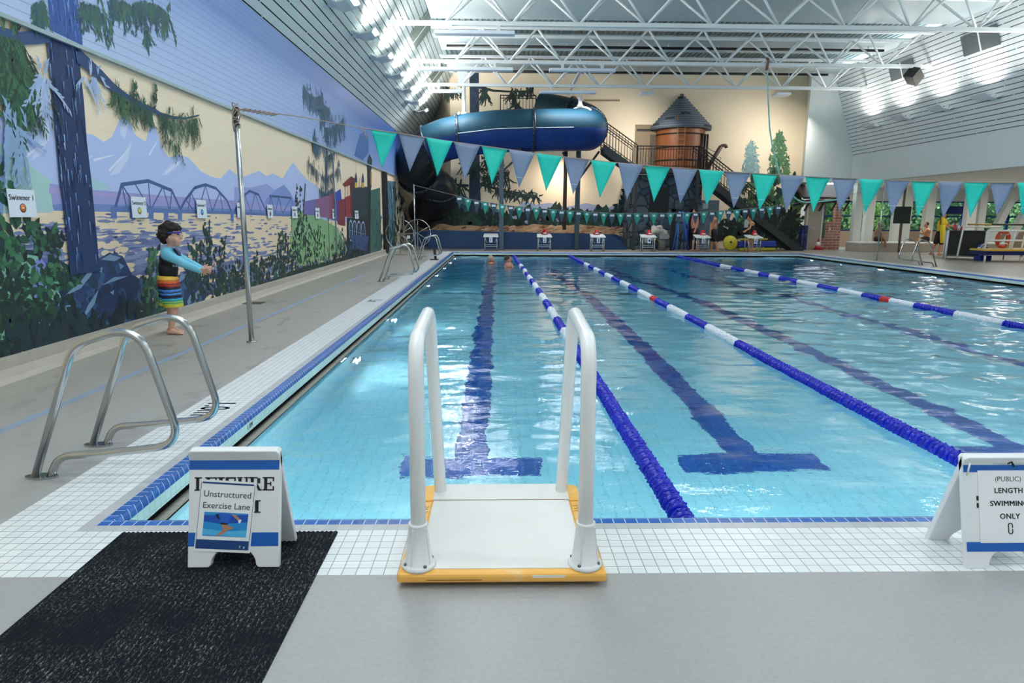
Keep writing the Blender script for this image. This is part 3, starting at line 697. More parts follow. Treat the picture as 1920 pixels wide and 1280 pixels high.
b = B(); SB = M('#8393aa', .6)
p0, p1 = az(0, 768), az(650, 528)
b.prism([(-3.42,-1,.0006),(-3.34,-1,.0006),(-3.34,17,.0006),(-3.42,17,.0006)], (0,0,.0004)); tag(b.build('floor_stripe', SB), 'worn blue stripe painted along the left deck', 'floor line', kind='structure')
dp = az(476, 568); f = thing('floor_drain', 'dark square floor drain behind the near flag pole', 'drain', dp)
b = B(); b.box((dp.x-.16,dp.y-.14,0),(dp.x+.16,dp.y+.14,.006)); b.build('drain_cover', M('#3b3a38', .5), f)
# --- underwater light fittings
PLM = bpy.data.materials.new('pool_light_lens'); PLM.use_nodes = True; q = PLM.node_tree.nodes['Principled BSDF']; q.inputs['Base Color'].default_value = (.9,.95,1,1); q.inputs['Emission Color'].default_value = (.95,1,1,1); q.inputs['Emission Strength'].default_value = 8.
for sx, xx in ((1, bx0), (-1, bx1)):
    for k, y in enumerate(POOL_Y):
        f = thing('pool_light', 'round underwater light in the %s pool wall, %s' % ('left' if sx > 0 else 'right', ['nearest the camera', 'second from the camera', 'fifth from the far end', 'fourth from the far end', 'third from the far end', 'second from the far end', 'nearest the far end'][k]), 'pool light', (xx, y, -.68), 'underwater pool lights')
        m_ = Matrix.Rotation(sx*PI/2, 4, 'Y')
        b = B(); b.lathe([(.13,0),(.13,.02),(.10,.028)], (xx,y,-.68), 20, 0, m_); b.build('bezel', STEEL, f)
        b = B(); b.lathe([(.1,.02),(.085,.034),(.04,.042),(1e-6,.044)], (xx,y,-.68), 20, 0, m_); b.build('lens', PLM, f)
# --- lane ropes: cable with wave floats
FB, FW, FR = M('#1020b4', .25), M('#dfe3ea', .3), M('#c0262e', .35)
def float_mesh(mat, name):
    b = B(); rr = [(.010,-.0525),(.022,-.050),(.058,-.038),(.064,-.030),(.062,-.022),(.048,-.016),(.022,-.010),(.020,.010),(.048,.016),(.062,.022),(.064,.030),(.058,.038),(.022,.050),(.010,.0525)]
    m_ = Matrix.Rotation(PI/2, 4, 'X'); b.lathe(rr, (0,0,0), 14, 0, m_)
    for k in range(7):
        a = 2*PI*k/7
        for z_ in (-.033, .033): b.ball((.061*math.cos(a), z_, .061*math.sin(a)), .009, 6)
    me_o = b.build(name, mat); me = me_o.data; bpy.data.objects.remove(me_o); return me
FM = {k: float_mesh(m_, 'float_'+k) for k, m_ in (('b', FB), ('w', FW), ('r', FR))}
def rope_x(pts, y):
    for (xa, ya), (xb, yb) in zip(pts, pts[1:]):
        if y <= yb: t = (y-ya)/(yb-ya); t = t*t*(3-2*t)*.3+t*.7; return xa+(xb-xa)*t
    return pts[-1][0]
def lane_rope(lab, pts, bands, red=(), jog=0.):
    f = thing('lane_rope', lab, 'lane rope', (pts[0][0], 3.05, -.14), 'floating lane ropes')
    cpts = [(rope_x(pts, 3.06+q*(PY1-.12-3.06)/60), 3.06+q*(PY1-.12-3.06)/60, -.145) for q in range(61)]
    b = B(); b.tube(cpts, .006, 6); b.build('cable', M('#3c4250', .5), f)
    y = 3.14; n = 0; rest = B(); rest.bm.free(); rest.bm = bmesh.new()
    while y < PY1-.16:
        c_ = 'b'
        for y0, y1 in bands:
            if y0 <= y < y1: c_ = 'w'
        for y0 in red:
            if y0 <= y < y0+.4: c_ = 'r'
        x_ = rope_x(pts, y); dx = rope_x(pts, y+.05)-rope_x(pts, y-.05); ang = -math.atan2(dx, .1)
        if n < 99:
            o = bpy.data.objects.new('float', FM[c_]); COL.objects.link(o); o.parent = f; o.location = V((x_, y, -.145))-ORG[f.name]; o.rotation_euler = (random.uniform(-.15,.15), random.uniform(0,6), ang)
        else:
            tmp = bmesh.new(); tmp.from_mesh(FM[c_]); tmp.transform(Matrix.Translation((x_, y, -.145)) @ Matrix.Rotation(ang, 4, 'Z') @ Matrix.Rotation(y*9, 4, 'Y'))
            mi = 'bwr'.index(c_)
            for fc in tmp.faces: fc.material_index = mi
            me = bpy.data.meshes.new('t'); tmp.to_mesh(me); rest.bm.from_mesh(me); bpy.data.meshes.remove(me); tmp.free()
        n += 1; y += .107
    if True:
        o = rest.build('float', [FB, FW, FR], f); o['kind'] = 'stuff'
random.seed(4)
alt = lambda ys: list(zip(ys[::2], ys[1::2]))
lane_rope('blue and white lane rope on the left, passing behind the platform handrail', [(1.0,3.0),(.985,6),(.95,10),(.92,14.5),(.84,20),(.74,25),(.70,28.1)], alt([8.3,9.3,10.4,11.5,12.6,13.7,14.8,15.9,17.,18.1,19.2,20.3,21.4,22.5]))
lane_rope('blue and white lane rope in the middle, running to the length swimming sign', [(3.12,3.0),(3.1,7),(3.13,10),(3.14,16),(3.10,20),(3.06,28.1)], alt([8.3,9.6,10.7,11.9,13.2,14.4,15.5,16.6,17.7,18.8,19.9,21.,22.1,23.2]), red=(12.8,))
lane_rope('blue and white lane rope on the right, running off the right edge', [(8.2,3.0),(7.95,9),(7.8,14.5),(7.72,20),(7.65,28.1)], alt([10.,11.15,12.2,12.9,13.9,14.9,15.85,16.85,18.,18.6,19.4,20.4,21.6,22.7]), red=(12.9,))
# --- flag poles and pennant strings
def pole(x, y, h, r, lab):
    f = thing('flag_pole', lab, 'pole', (x, y, 0), 'steel flag poles')
    b = B(); b.tube([(x,y,0),(x,y,h)], r, 16); b.build('post', STEEL, f)
    b = B(); b.lathe([(r*2,0),(r*2,.012),(r*1.2,.016)], (x,y,0), 20); b.build('base_flange', STEEL, f); return f
pf = pole(-2.873, 7.67, 2.62, .029, 'tall steel flag pole near the boy')
b = B()
for k in range(7):
    a0 = k*.9; b.tube([(-2.873+.034*math.cos(a0+q*.5), 7.67+.034*math.sin(a0+q*.5), 2.60-.035*k+.006*q+.02*math.sin(q)) for q in range(13)], .006, 6)
b.tube([(-2.873,7.64,2.62),(-2.9,7.64,2.55),(-2.91,7.65,2.44),(-2.90,7.65,2.36)], .006, 6); b.tube([(-2.86,7.63,2.6),(-2.80,7.63,2.54),(-2.84,7.64,2.48)], .006, 6)
b.build('rope_knot', ROPE, pf)
pole(-2.81, 22.9, 2.52, .022, 'thin steel flag pole at the far left corner of the pool')
pole(13.47, 23.34, 2.6, .022, 'thin steel flag pole on the right deck beside the grab rails')
pole(13.9, 7.67, 2.4, .029, 'steel flag pole holding the right end of the near pennants')
def catenary(ctrl, x):
    for (xa, za), (xb, zb) in zip(ctrl, ctrl[1:]):
        if x <= xb: return za+(zb-za)*(x-xa)/(xb-xa)
    return ctrl[-1][1]
s = NT('pennant_teal', .6); n1 = s.noise(30, 3); s.col(s.mix(n1, '#12b8a6', '#1fd0bd')); PT = s.m; PT.node_tree.nodes['Principled BSDF'].inputs['Transmission Weight'].default_value = 0
s = NT('pennant_grey', .6); n1 = s.noise(14, 4, (1,1,3)); s.col(s.mix(n1, '#6f7f9f', '#8793ae')); PG = s.m
s = NT('pennant_dark', .6); n1 = s.noise(14, 4, (1,1,3)); s.col(s.mix(n1, '#2f4a5c', '#3b566a')); PD = s.m
PT2 = M('#1f9485', .6)
NC = [(-2.86,2.605),(-2.2,2.53),(-1.6,2.432),(-1.43,2.405),(-1.082,2.36),(-.61,2.289),(-.016,2.214),(.6,2.137),(1.215,2.072),(1.827,2.024),(2.443,1.982),(3.055,1.947),(3.67,1.919),(4.276,1.897),(4.895,1.88),(5.535,1.873),(6.2,1.872),(8,1.90),(11,2.06),(13.9,2.33)]
f = thing('pennant_string', 'near string of large teal and grey pennants crossing above the pool', 'pennants', (5.5, 7.67, 2.0))
b = B(); b.tube([(-2.86+k*.07, 7.67, catenary(NC, -2.86+k*.07)) for k in range(240)], .0055, 6)
for q in range(8): b.tube([(-2.80+.05*q+.05*math.cos(t_*1.1), 7.67+.012*math.sin(t_*1.1), 2.60-.055*q*.14+.012*math.cos(t_*1.1)) for t_ in range(8)], .006, 5)
b.tube([(-1.5,7.67,2.41),(-1.47,7.66,2.38),(-1.45,7.65,2.30)], .007, 6); b.build('rope', ROPE, f)
x0 = -1.405
for k in range(48):
    xa = x0+.307*k; xb = xa+.290
    if xb > 13.6: break
    za, zb = catenary(NC, xa), catenary(NC, xb); xm = (xa+xb)/2-.03; zt = (za+zb)/2-.395; nx = 5
    b = B(); rows = 9
    def pt(u, v):
        xx = (xa*(1-u)+xb*u)*(1-v)+xm*v; zz = (za*(1-u)+zb*u)*(1-v)+zt*v; return V((xx, 7.67+.012*math.sin(u*3+k)*(v)+.01*math.sin(v*4+k*2), zz))
    for i in range(rows):
        v0, v1 = i/rows, (i+1)/rows
        for j in range(nx):
            b.face([pt(j/nx,v0),pt((j+1)/nx,v0),pt((j+1)/nx,v1),pt(j/nx,v1)], sm=True)
    cu = (k % 2 == 0)
    o = b.build('pennant', PT if cu else PG, f, merge=True); md = o.modifiers.new('cloth', 'SOLIDIFY'); md.thickness = .0012
    if k % 2 and k > 2 or k > 12:
        b = B(); v_ = .72; b.tube([pt(.0,v_)+V((0,-.002,0)), pt(1,v_)+V((0,-.002,0))], .0016, 4); b.build('stitch', WHITE2, o)
FY = 22.9
fc = [(853,366),(872,371),(900,377),(960,386),(1020,391.5),(1080,395.5),(1150,399.5),(1220,400),(1290,399),(1340,396),(1400,392),(1440,388),(1470,385),(1560,372),(1643,352)]
FC = [(-2.81,2.50),(ay(800,353,FY).x,ay(800,353,FY).z)]+[(ay(a,c_,FY).x, ay(a,c_,FY).z) for a, c_ in fc]; FC[-1] = (13.47, ay(1643,352,FY).z); FC.sort()
f = thing('pennant_string', 'far string of small teal and dark pennants with white tags', 'pennants', (5., FY, 2.0))
b = B(); N = 90; b.tube([(-2.81+(16.28)*k/N, FY+.44*k/N, catenary(FC, -2.81+16.28*k/N)) for k in range(N+1)], .008, 6); b.build('rope', ROPE, f)
xa = ay(853,366,FY).x; xe = ay(1476,380,FY).x; n = 39; st = (xe-xa)/n
for k in range(n):
    x0 = xa+st*k+.01; x1 = xa+st*(k+1)-.01; za, zb = catenary(FC, x0)-.005, catenary(FC, x1)-.005; yk = FY+.44*(x0+2.81)/16.28
    b = B(); b.prism([(x0,yk,za),(x1,yk,zb),((x0+x1)/2,yk+.01,(za+zb)/2-.42)], (0,.004,0)); o = b.build('pennant', PD if k % 2 == 0 else PT2, f)
    xm = (x0+x1)/2; zm = (za+zb)/2-.075; hw = .07 if k % 2 == 0 else .045
    b = B(); b.box((xm-hw,yk-.004,zm-.035),(xm+hw,yk-.001,zm+.035)); b.build('tag', WHITE, o)
# ================================================================ MURALS (flat paint on the walls)
rnd = random.Random(11)
class Paint:
    def __init__(s, to3, nrm, step=.00002):
        s.b = B(); s.mats = []; s.idx = {}; s.lay = 1; s.to3 = to3; s.n = V(nrm); s.step = step
    def mi(s, c):
        if c not in s.idx: s.idx[c] = len(s.mats); s.mats.append(M(c, .6, key='mural'))
        return s.idx[c]
    def up(s, k=1): s.lay += k
    def poly3(s, pts, c, d=0): s.b.face([p+s.n*(s.lay*s.step+d) for p in pts], s.mi(c))
    def px(s, pts, c, jit=0):
        s.up(); s.poly3([s.to3(x+rnd.uniform(-jit,jit), y+rnd.uniform(-jit,jit)) for x, y in pts], c)
    def line(s, pts, wd, c, w2=None):
        "stroke along photo points, width in metres, optional taper"
        s.up(); P = [s.to3(*p) for p in pts]; n = len(P)
        for i in range(n-1):
            d = (P[i+1]-P[i]); 
            if d.length < 1e-6: continue
            q = d.cross(s.n).normalized(); wa = wd+((w2 if w2 is not None else wd)-wd)*i/(n-1); wb = wd+((w2 if w2 is not None else wd)-wd)*(i+1)/(n-1)
            e_ = d.normalized()*wd*.15
            s.poly3([P[i]-q*wa/2-e_, P[i]+q*wa/2-e_, P[i+1]+q*wb/2+e_, P[i+1]-q*wb/2+e_], c, i*s.step*.9)
        s.up(n)
    def leaf(s, p, a, L, wd, c, u, d=0):
        w_ = s.n.cross(u); e1 = u*math.cos(a)+w_*math.sin(a); e2 = w_*math.cos(a)-u*math.sin(a)
        s.poly3([p, p+e1*L*.35+e2*wd/2, p+e1*L*.7+e2*wd*.35, p+e1*L, p+e1*L*.65-e2*wd*.4, p+e1*L*.3-e2*wd/2], c, d)
    def bush(s, poly, n, L, cols, u, hang=0, asp=.55):
        "leaves scattered in a photo polygon"
        xs = [p[0] for p in poly]; ys = [p[1] for p in poly]; s.up(); k = 0; tries = 0
        while k < n and tries < n*20:
            tries += 1; x, y = rnd.uniform(min(xs), max(xs)), rnd.uniform(min(ys), max(ys))
            if not inside(x, y, poly): continue
            k += 1; l_ = L*rnd.uniform(.55, 1.25); a = rnd.uniform(0, 2*PI) if not hang else -PI/2+rnd.gauss(0, hang)
            s.leaf(s.to3(x, y), a, l_, l_*asp*rnd.uniform(.7, 1.2), rnd.choice(cols), u, rnd.random()*s.step*11)
        s.up(12)
    def speckle(s, poly, n, sz, cols, dr=.5):
        'dabs of paint inside a photo polygon'
        xs = [p[0] for p in poly]; ys = [p[1] for p in poly]; s.up(); k = 0; tr = 0
        while k < n and tr < n*30:
            tr += 1; x, y = rnd.uniform(min(xs), max(xs)), rnd.uniform(min(ys), max(ys))
            if not inside(x, y, poly): continue
            k += 1; c = s.to3(x, y); u = UL; w_ = V((0,0,1)); L = sz*rnd.uniform(.4,1.3); a0 = rnd.uniform(0,3)+dr; h_ = L*rnd.uniform(.35,.8); n_ = 8
            s.poly3([c+(u*math.cos(a0)+w_*math.sin(a0))*L*math.cos(2*PI*j/n_)*rnd.uniform(.7,1.2)+(w_*math.cos(a0)-u*math.sin(a0))*h_*math.sin(2*PI*j/n_)*rnd.uniform(.7,1.2) for j in range(n_)], rnd.choice(cols), rnd.random()*s.step*11)
        s.up(12)
    def needles(s, pts, L, cols, u, n=40, spread=.5, wd=.016, bias=-PI/2, up=.15):
        "drooping evergreen sprays along a branch"
        s.up(); seg = list(zip(pts, pts[1:])); tot = len(seg)
        for k in range(n):
            t = rnd.random()*tot; i = min(int(t), tot-1); (x0, y0), (x1, y1) = seg[i]; q = t-i
            p = s.to3(x0+(x1-x0)*q+rnd.uniform(-2,2), y0+(y1-y0)*q+rnd.uniform(-2,2))
            a = bias+rnd.gauss(0, spread) if rnd.random() > up else -bias+rnd.gauss(0, spread)
            l_ = L*rnd.uniform(.3, 1.1)*(1 if a < 0 else .45); cc = rnd.choice(cols)
            w_ = s.n.cross(u); e1 = u*math.cos(a)+w_*math.sin(a)
            s.leaf(p, a, l_, wd*rnd.uniform(.8,1.4), cc, u, rnd.random()*s.step*11)
            for j in range(int(l_/.055)):
                s.leaf(p+e1*(.02+j*.055), a+rnd.choice((-1,1))*rnd.uniform(.3,.7), .085, wd*.8, cc, u, rnd.random()*s.step*11)
        s.up(12)
def inside(x, y, P):
    r_ = False; j = len(P)-1
    for i in range(len(P)):
        if (P[i][1] > y) != (P[j][1] > y) and x < (P[j][0]-P[i][0])*(y-P[i][1])/(P[j][1]-P[i][1])+P[i][0]: r_ = not r_
        j = i
    return r_
WXM = LXW+.0015
UL = V((0,1,0))      # along the left wall, away from the camera
pl = Paint(lambda x, y: ax(x, y, WXM), (1,0,0))
SKYL = [(-60,205),(0,212),(48,220),(88,197),(120,225),(159,250),(175,252),(195,267),(210,255),(228,216),(244,228),(255,255),(274,266),(282,231),(292,239),(305,279),(316,295),(335,290),(353,295),(377,321),(398,332),(414,335),(430,317),(440,325),(453,332),(471,326),(486,320),(499,330),(512,325),(530,335),(541,317),(549,304),(562,321),(576,337),(593,348),(602,361),(640,372),(700,375)]
pl.px(SKYL+[(700,420),(500,404),(101,398),(-60,398)], '#b5c3ec', .6)
for pts in ([(60,300),(85,230),(100,215),(92,260),(78,290)],[(205,330),(232,290),(248,262),(240,300),(222,325)],[(300,330),(322,308),(340,300),(326,320)],[(225,250),(228,220),(238,240),(234,262)],[(120,330),(150,300),(175,290),(150,318)]):
    pl.px(pts, '#cfd6f4', 1)
for a, c_ in (((62,250),(88,222)),((205,320),(245,275)),((176,300),(214,290)),((310,326),(334,303)),((50,292),(92,262)),((280,290),(296,262))): pl.line([a, c_], .03, '#dfe3f7', .008)
pl.px([(440,350),(470,352),(500,344),(520,360),(530,352),(545,380),(560,402),(440,402)], '#93a2d8', 1)
pl.px([(490,395),(500,372),(515,356),(532,346),(545,362),(560,390),(560,402),(490,402)], '#8092cf', .6)
pl.px([(-60,262),(0,268),(20,275),(42,290),(58,310),(70,320),(92,335),(100,345),(101,396),(-60,402)], '#a8cbc9', 1)
pl.px([(170,330),(182,338),(196,342),(210,356),(170,356)], '#a8cbd6', .6)
pl.px([(92,344),(180,356),(330,368),(470,378),(545,388),(545,400),(101,398)], '#9a9bd0', .6)
pl.px([(92,352),(200,362),(330,372),(330,376),(92,362)], '#a99ccf', .4)
pl.px([(98,384),(130,380),(230,384),(345,388),(545,396),(560,404),(500,403),(101,396)], '#7088bf', .4)
# lake
LAKE = [(18,452),(60,412),(101,395),(300,399),(500,403),(560,404),(640,520),(440,560),(200,600),(100,520)]
pl.px([(-60,640),(-60,452)]+LAKE, '#e6d1b2')
pl.up(); RIP = ['#7480ab', '#66729f', '#8791b8', '#5a6896']
for k in range(1500):
    t = rnd.random()**.7; y = 400+t*150; x = rnd.uniform(20, 620)
    if not inside(x, y, LAKE): continue
    c = pl.to3(x, y); dz = 1.55-c.z
    L = rnd.uniform(.14, .6)*(.45+t*1.25); hh = rnd.uniform(.010, .022)*(.5+t*1.7); pts = []
    for j in range(10):
        a = 2*PI*j/10; pts.append(c+UL*(math.cos(a)*L/2*rnd.uniform(.8,1.15))+V((0,0,math.sin(a)*hh*rnd.uniform(.7,1.3))))
    pl.poly3(pts, rnd.choice(RIP), rnd.random()*.0002)
pl.up(12)
for k in range(160):
    y = rnd.uniform(455, 545); x = rnd.uniform(120, 600)
    if not inside(x, y, LAKE): continue
    c = pl.to3(x, y); L = rnd.uniform(.12,.34); hh = rnd.uniform(.018,.035)
    pl.poly3([c+UL*(math.cos(2*PI*j/9)*L/2)+V((0,0,math.sin(2*PI*j/9)*hh)) for j in range(9)], '#e2ccae', rnd.random()*.0002)
pl.up(12)
# bridge
BR = '#3f5a8c'
for base, top in (([(216,389),(228,346),(278,339),(322,357),(338,392)], 1), ([(338,392),(348,374),(365,352),(385,346),(405,353),(425,375),(434,398)], 2), ([(440,396),(450,372),(468,358),(485,365),(500,398)], 2)):
    pl.line(base, .045, BR)
for (x0, y0), (x1, y1) in (((228,346),(238,392)),((228,346),(258,392)),((252,343),(282,394)),((278,339),(282,394)),((305,350),(282,394)),((305,350),(318,395)),((322,357),(318,395)),
        ((358,360),(352,394)),((358,360),(372,395)),((385,347),(372,395)),((385,347),(398,396)),((412,360),(398,396)),((412,360),(418,397)),((348,374),(362,394)),((458,364),(452,396)),((458,364),(470,397)),((478,362),(470,397)),((478,362),(490,398)),
        ((507,368),(502,400)),((507,368),(516,400)),((522,369),(516,400)),((522,369),(530,400)),((545,371),(530,400)),((545,371),(552,402))):
    pl.line([(x0,y0),(x1,y1)], .022, BR)
pl.line([(505,367),(546,371)], .04, BR); pl.line([(212,391),(340,396),(440,399),(556,404)], .05, '#5b74ad')
for x, y in ((213,396),(248,398),(283,399),(311,400),(337,400),(435,403)): pl.line([(x,y-4),(x,y+10)], .12, '#5d77b0'); pl.line([(x-2,y+14),(x+3,y+14)], .02, '#8f98bd'); pl.line([(x-3,y+19),(x+2,y+19)], .02, '#8f98bd')
# ground, bushes and boulders along the bottom
DKG = ['#0e2a26', '#15362c', '#0b2228', '#1d4532', '#123038']; MDG = ['#28583e', '#356a48', '#214c3e', '#42785a', '#194032']
pl.px([(-60,470),(0,455),(12,300),(0,290),(-60,290)], '#7e95c4', 1)
pl.px([(-60,500),(20,465),(60,470),(95,500),(140,520),(190,505),(230,520),(262,560),(330,580),(420,552),(470,538),(560,505),(640,480),(716,440),(716,474),(440,549),(0,671),(-60,690)], '#1b3440', 2)
pl.px([(-60,500),(20,470),(70,480),(110,520),(118,580),(60,620),(-60,660)], '#7fb0a0', 3)
for pts in ([(0,470),(20,450),(40,460),(50,490),(20,500),(0,505)], [(56,500),(75,480),(90,500),(92,560),(70,590),(58,560)], [(20,580),(50,560),(60,610),(35,640),(15,620)]): pl.px(pts, '#7a86cc', 2)
pl.px([(128,478),(185,484),(196,520),(190,570),(125,580)], '#1d4a50', 3)
RK = ['#2c4a78', '#24406c', '#33557f']; RKL = '#6f8fae'
def rock(pts, hl, c='#2b4774'):
    pl.px(pts, c, 1.2); pl.speckle(pts, int(10+abs(pts[0][0]-pts[len(pts)//2][0])*.45), .09, ['#1a2f58', '#243f6c', '#2f4e7a', '#162848', '#37587f', '#1d3a52'])
    for h in hl: pl.px(h, RKL, .8)
rock([(115,560),(150,528),(180,488),(205,474),(230,480),(240,500),(250,520),(258,545),(262,590),(180,620),(110,625)], [[(118,556),(150,528),(178,492),(170,515),(150,540)],[(188,486),(206,476),(226,483),(215,490)],[(182,505),(192,500),(190,512)],[(222,492),(232,498),(226,504)]], '#22396a')
rock([(150,610),(165,570),(190,535),(215,518),(250,515),(275,530),(285,560),(288,598),(200,622)], [[(150,605),(165,572),(185,542),(176,570)],[(192,534),(214,519),(240,517),(216,526)],[(205,548),(214,544),(212,553)]], '#1a3058')
rock([(80,630),(88,580),(100,564),(112,575),(132,568),(135,600),(120,630)], [[(82,600),(90,575),(102,566),(100,590),(90,612)],[(116,600),(124,572),(133,572),(128,600)]], '#20345a')
rock([(80,660),(85,630),(98,616),(115,625),(130,632),(128,644)], [[(84,634),(98,618),(112,626),(96,628)]], '#20365e')
rock([(328,545),(332,520),(345,510),(362,515),(378,530),(388,552),(380,570),(335,578)], [[(330,535),(338,514),(350,512),(345,522)],[(350,566),(356,552),(362,560),(354,572)],[(362,574),(366,550),(374,540),(370,560)]], '#1f3660')
for x, y, r_ in ((62,608,9),(50,640,6),(110,628,5),(20,660,5),(262,586,5)): pl.px([(x+r_*1.4*math.cos(a*.7), y+r_*math.sin(a*.7)) for a in range(9)], '#7e98b0', .5)
pl.bush([(-40,400),(20,395),(50,410),(60,430),(95,440),(110,460),(85,480),(70,460),(45,455),(20,470),(-40,480)], 70, .16, MDG[:3]+DKG[:2], UL)
pl.bush([(-40,480),(30,465),(70,490),(120,500),(150,520),(120,560),(100,600),(0,640),(-40,640)], 380, .125, DKG+MDG, UL)
pl.bush([(-40,600),(50,560),(150,580),(200,620),(100,640),(0,670),(-40,680)], 240, .14, DKG, UL)
pl.bush([(-40,330),(10,325),(25,345),(15,365),(0,372),(-40,380)], 24, .15, MDG[:3], UL)
pl.bush([(55,410),(72,430),(80,455),(72,475),(64,460),(60,440)], 34, .12, DKG+MDG[:2], UL); pl.bush([(88,440),(112,430),(118,450),(100,478),(92,470)], 30, .11, DKG+MDG[:2], UL)
pl.bush([(270,600),(268,540),(275,500),(285,470),(298,468),(310,500),(300,560),(310,600)], 150, .14, DKG+MDG, UL)
pl.bush([(345,530),(350,480),(358,450),(372,455),(378,440),(386,410),(392,425),(398,470),(412,455),(420,440),(424,460),(420,500),(430,540),(400,560),(360,560)], 300, .11, DKG+['#254a52'], UL)
pl.line([(392,412),(392,460),(386,520)], .03, '#12282a'); pl.line([(424,440),(410,500)], .02, '#12282a')
pl.bush([(400,560),(410,510),(440,495),(470,500),(480,470),(490,490),(520,470),(540,480),(520,525)], 330, .14, DKG+['#2a5146'], UL)
pl.bush([(545,400),(580,395),(610,410),(640,430),(660,470),(600,490),(545,480)], 220, .2, ['#7fae63', '#8fb76d', '#6fa280', '#86b0a0'], UL)
pl.px([(545,405),(572,397),(600,410),(632,428),(650,470),(560,500),(548,470)], '#84ad7e', 2)
pl.bush([(512,525),(520,440),(535,425),(545,460),(560,400),(575,395),(585,440),(600,420),(612,470),(640,430),(660,470),(716,440),(716,474),(600,505)], 620, .16, DKG+['#2b5a42', '#1f4430'], UL)
pl.line([(572,345),(570,380),(566,430),(560,480)], .05, '#1a3a34'); pl.bush([(554,345),(564,345),(576,400),(560,420),(553,380)], 46, .13, DKG, UL)
pl.bush([(600,505),(640,460),(716,440),(716,476)], 160, .2, ['#0f2226', '#142e2c', '#1a2f3c'], UL)
pl.bush([(0,640),(110,600),(262,570),(300,585),(200,618),(60,655)], 140, .18, ['#0f2230', '#16303a', '#12333a'], UL)
# far small evergreen painted across the wall and panels
G2 = ['#2f4f66', '#3a5c6e', '#28465c']
def small_tree(P_, off):
    P_.line([(609,390),(612,285)], .16, '#2f4f6e', .13)
    for pts in ([(609,330),(590,315),(576,297)],[(611,330),(630,318),(636,312)],[(609,362),(598,352)],[(612,360),(624,350)],[(610,292),(618,288),(628,284)]): P_.needles(pts, .42, G2, UL, 50, .35, .022)
small_tree(pl, 0); pl.line([(612,284),(617,480)], .05, '#2c465e')
# steam train: carriages, tender, cab, boiler, wheels
pl.px([(570,378),(600,372),(632,362),(632,412),(600,405),(568,402)], '#6f6aa8', .5)
pl.px([(590,374),(615,366),(616,408),(590,404)], '#8a5f86', .4); pl.px([(616,366),(634,358),(640,416),(616,409)], '#8d4f6c', .4)
pl.px([(628,360),(638,354),(640,380),(640,418),(630,412)], '#2d49b0', .4); pl.px([(632,376),(646,372),(647,424),(633,420)], '#7c2a3a', .4)
pl.px([(646,370),(660,364),(660,408),(647,406)], '#8f2f38', .4); pl.px([(642,345),(658,330),(664,334),(664,344),(646,350)], '#7a2830', .4)
for x in (647,652,657): pl.line([(x,346),(x-.6,372)], .035, '#8d3038')
pl.px([(656,334),(664,334),(664,406),(657,406)], '#5e1f2c', .3)
pl.px([(660,352),(690,350),(694,366),(694,412),(660,408)], '#16323c', .5)
for x in (666,672,678,684): pl.line([(x,360),(x,402)], .03, rnd.choice(['#2b5560','#3a6a72','#204650']))
for x, h in ((667,326),(680,328)): pl.px([(x-2,352),(x-2,342),(x+2,342),(x+2,352)], '#d6ae3a', 0); pl.px([(x-2.2,342),(x-1.6,332),(x,h-4),(x+1.6,332),(x+2.2,342)], '#25426a', 0)
pl.line([(673,352),(674,334)], .05, '#b5563a'); pl.line([(667,322),(666,302)], .02, '#3a4650')
pl.px([(688,318),(695,318),(696,350),(692,360),(689,352)], '#241f2c', .3); pl.px([(694,320),(696.5,322),(696,346),(694,348)], '#a8862e', 0)
pl.px([(690,352),(695,352),(695,420),(690,420)], '#102024', .3)
pl.px([(650,408),(694,410),(694,474),(650,470)], '#0f1c26', .6)
for cx, cy, rx, ry in ((657,432,3.2,19),(664,434,4,20),(672,436,4,21),(680,438,4,22)):
    pl.line([(cx+rx*math.cos(2*PI*k/20), cy+ry*math.sin(2*PI*k/20)) for k in range(21)], .05, '#9fb8d8')
    for k in range(4): pl.line([(cx+rx*math.cos(PI*k/4), cy+ry*math.sin(PI*k/4)), (cx-rx*math.cos(PI*k/4), cy-ry*math.sin(PI*k/4))], .02, '#5f7fb4')
pl.px([(656,440),(690,444),(688,470),(660,466)], '#2c4f80', 1)
pl.bush([(655,450),(694,455),(700,474),(640,480),(630,460)], 90, .2, ['#0f2226', '#16302e', '#2b4a7a'], UL)
pl.px([(694,356),(712,352),(714,470),(694,474)], '#3c6660', 1); pl.bush([(694,380),(714,372),(715,474),(694,474)], 80, .3, ['#24504c', '#1a3c3c', '#3a6a5c', '#2d5a66'], UL)
# far left dark foliage past the black column
pl.px([(719,338),(742,340),(742,470),(719,472)], '#4d7486', 1); pl.bush([(719,360),(760,350),(765,470),(719,472)], 150, .5, ['#16302e', '#1d4440', '#122428', '#27504a'], UL)
# big trunk with branches
TRK = '#18325f'
pl.px([(81,55),(84,72),(92,143),(102,250),(110,340),(117,388),(127,500),(130,515),(186,508),(183,484),(176,410),(169,340),(160,265),(154,191),(148,130),(145,101),(143,90)], TRK, .8)
for k in range(150):
    t = rnd.random(); y = 70+t*410; xl = 82+(y-60)*.104; xr = 143+(y-90)*.102
    x = xl+(xr-xl)*(rnd.random()**1.6); L = rnd.uniform(8, 42); c = rnd.choice(['#4f74ac', '#5f86bd', '#0f2550', '#16305f', '#8fb0dc', '#0d2348'])
    pl.line([(x,y),(x+L*.1,y+L)], rnd.uniform(.008,.022), c, .004)
GR = ['#24503c', '#1e4434', '#2f5e40', '#17382e', '#396b45']
pl.line([(84,66),(60,70),(36,72),(0,62),(-30,58)], .13, '#2c4a78', .09)
pl.needles([(35,74),(12,66),(-30,60)], .85, GR, UL, 95, .3, .026, up=.02); pl.needles([(0,120),(30,150),(45,170)], .4, GR, UL, 70, .4, .03); pl.needles([(30,160),(34,240)], .25, GR, UL, 60, .35, .03)
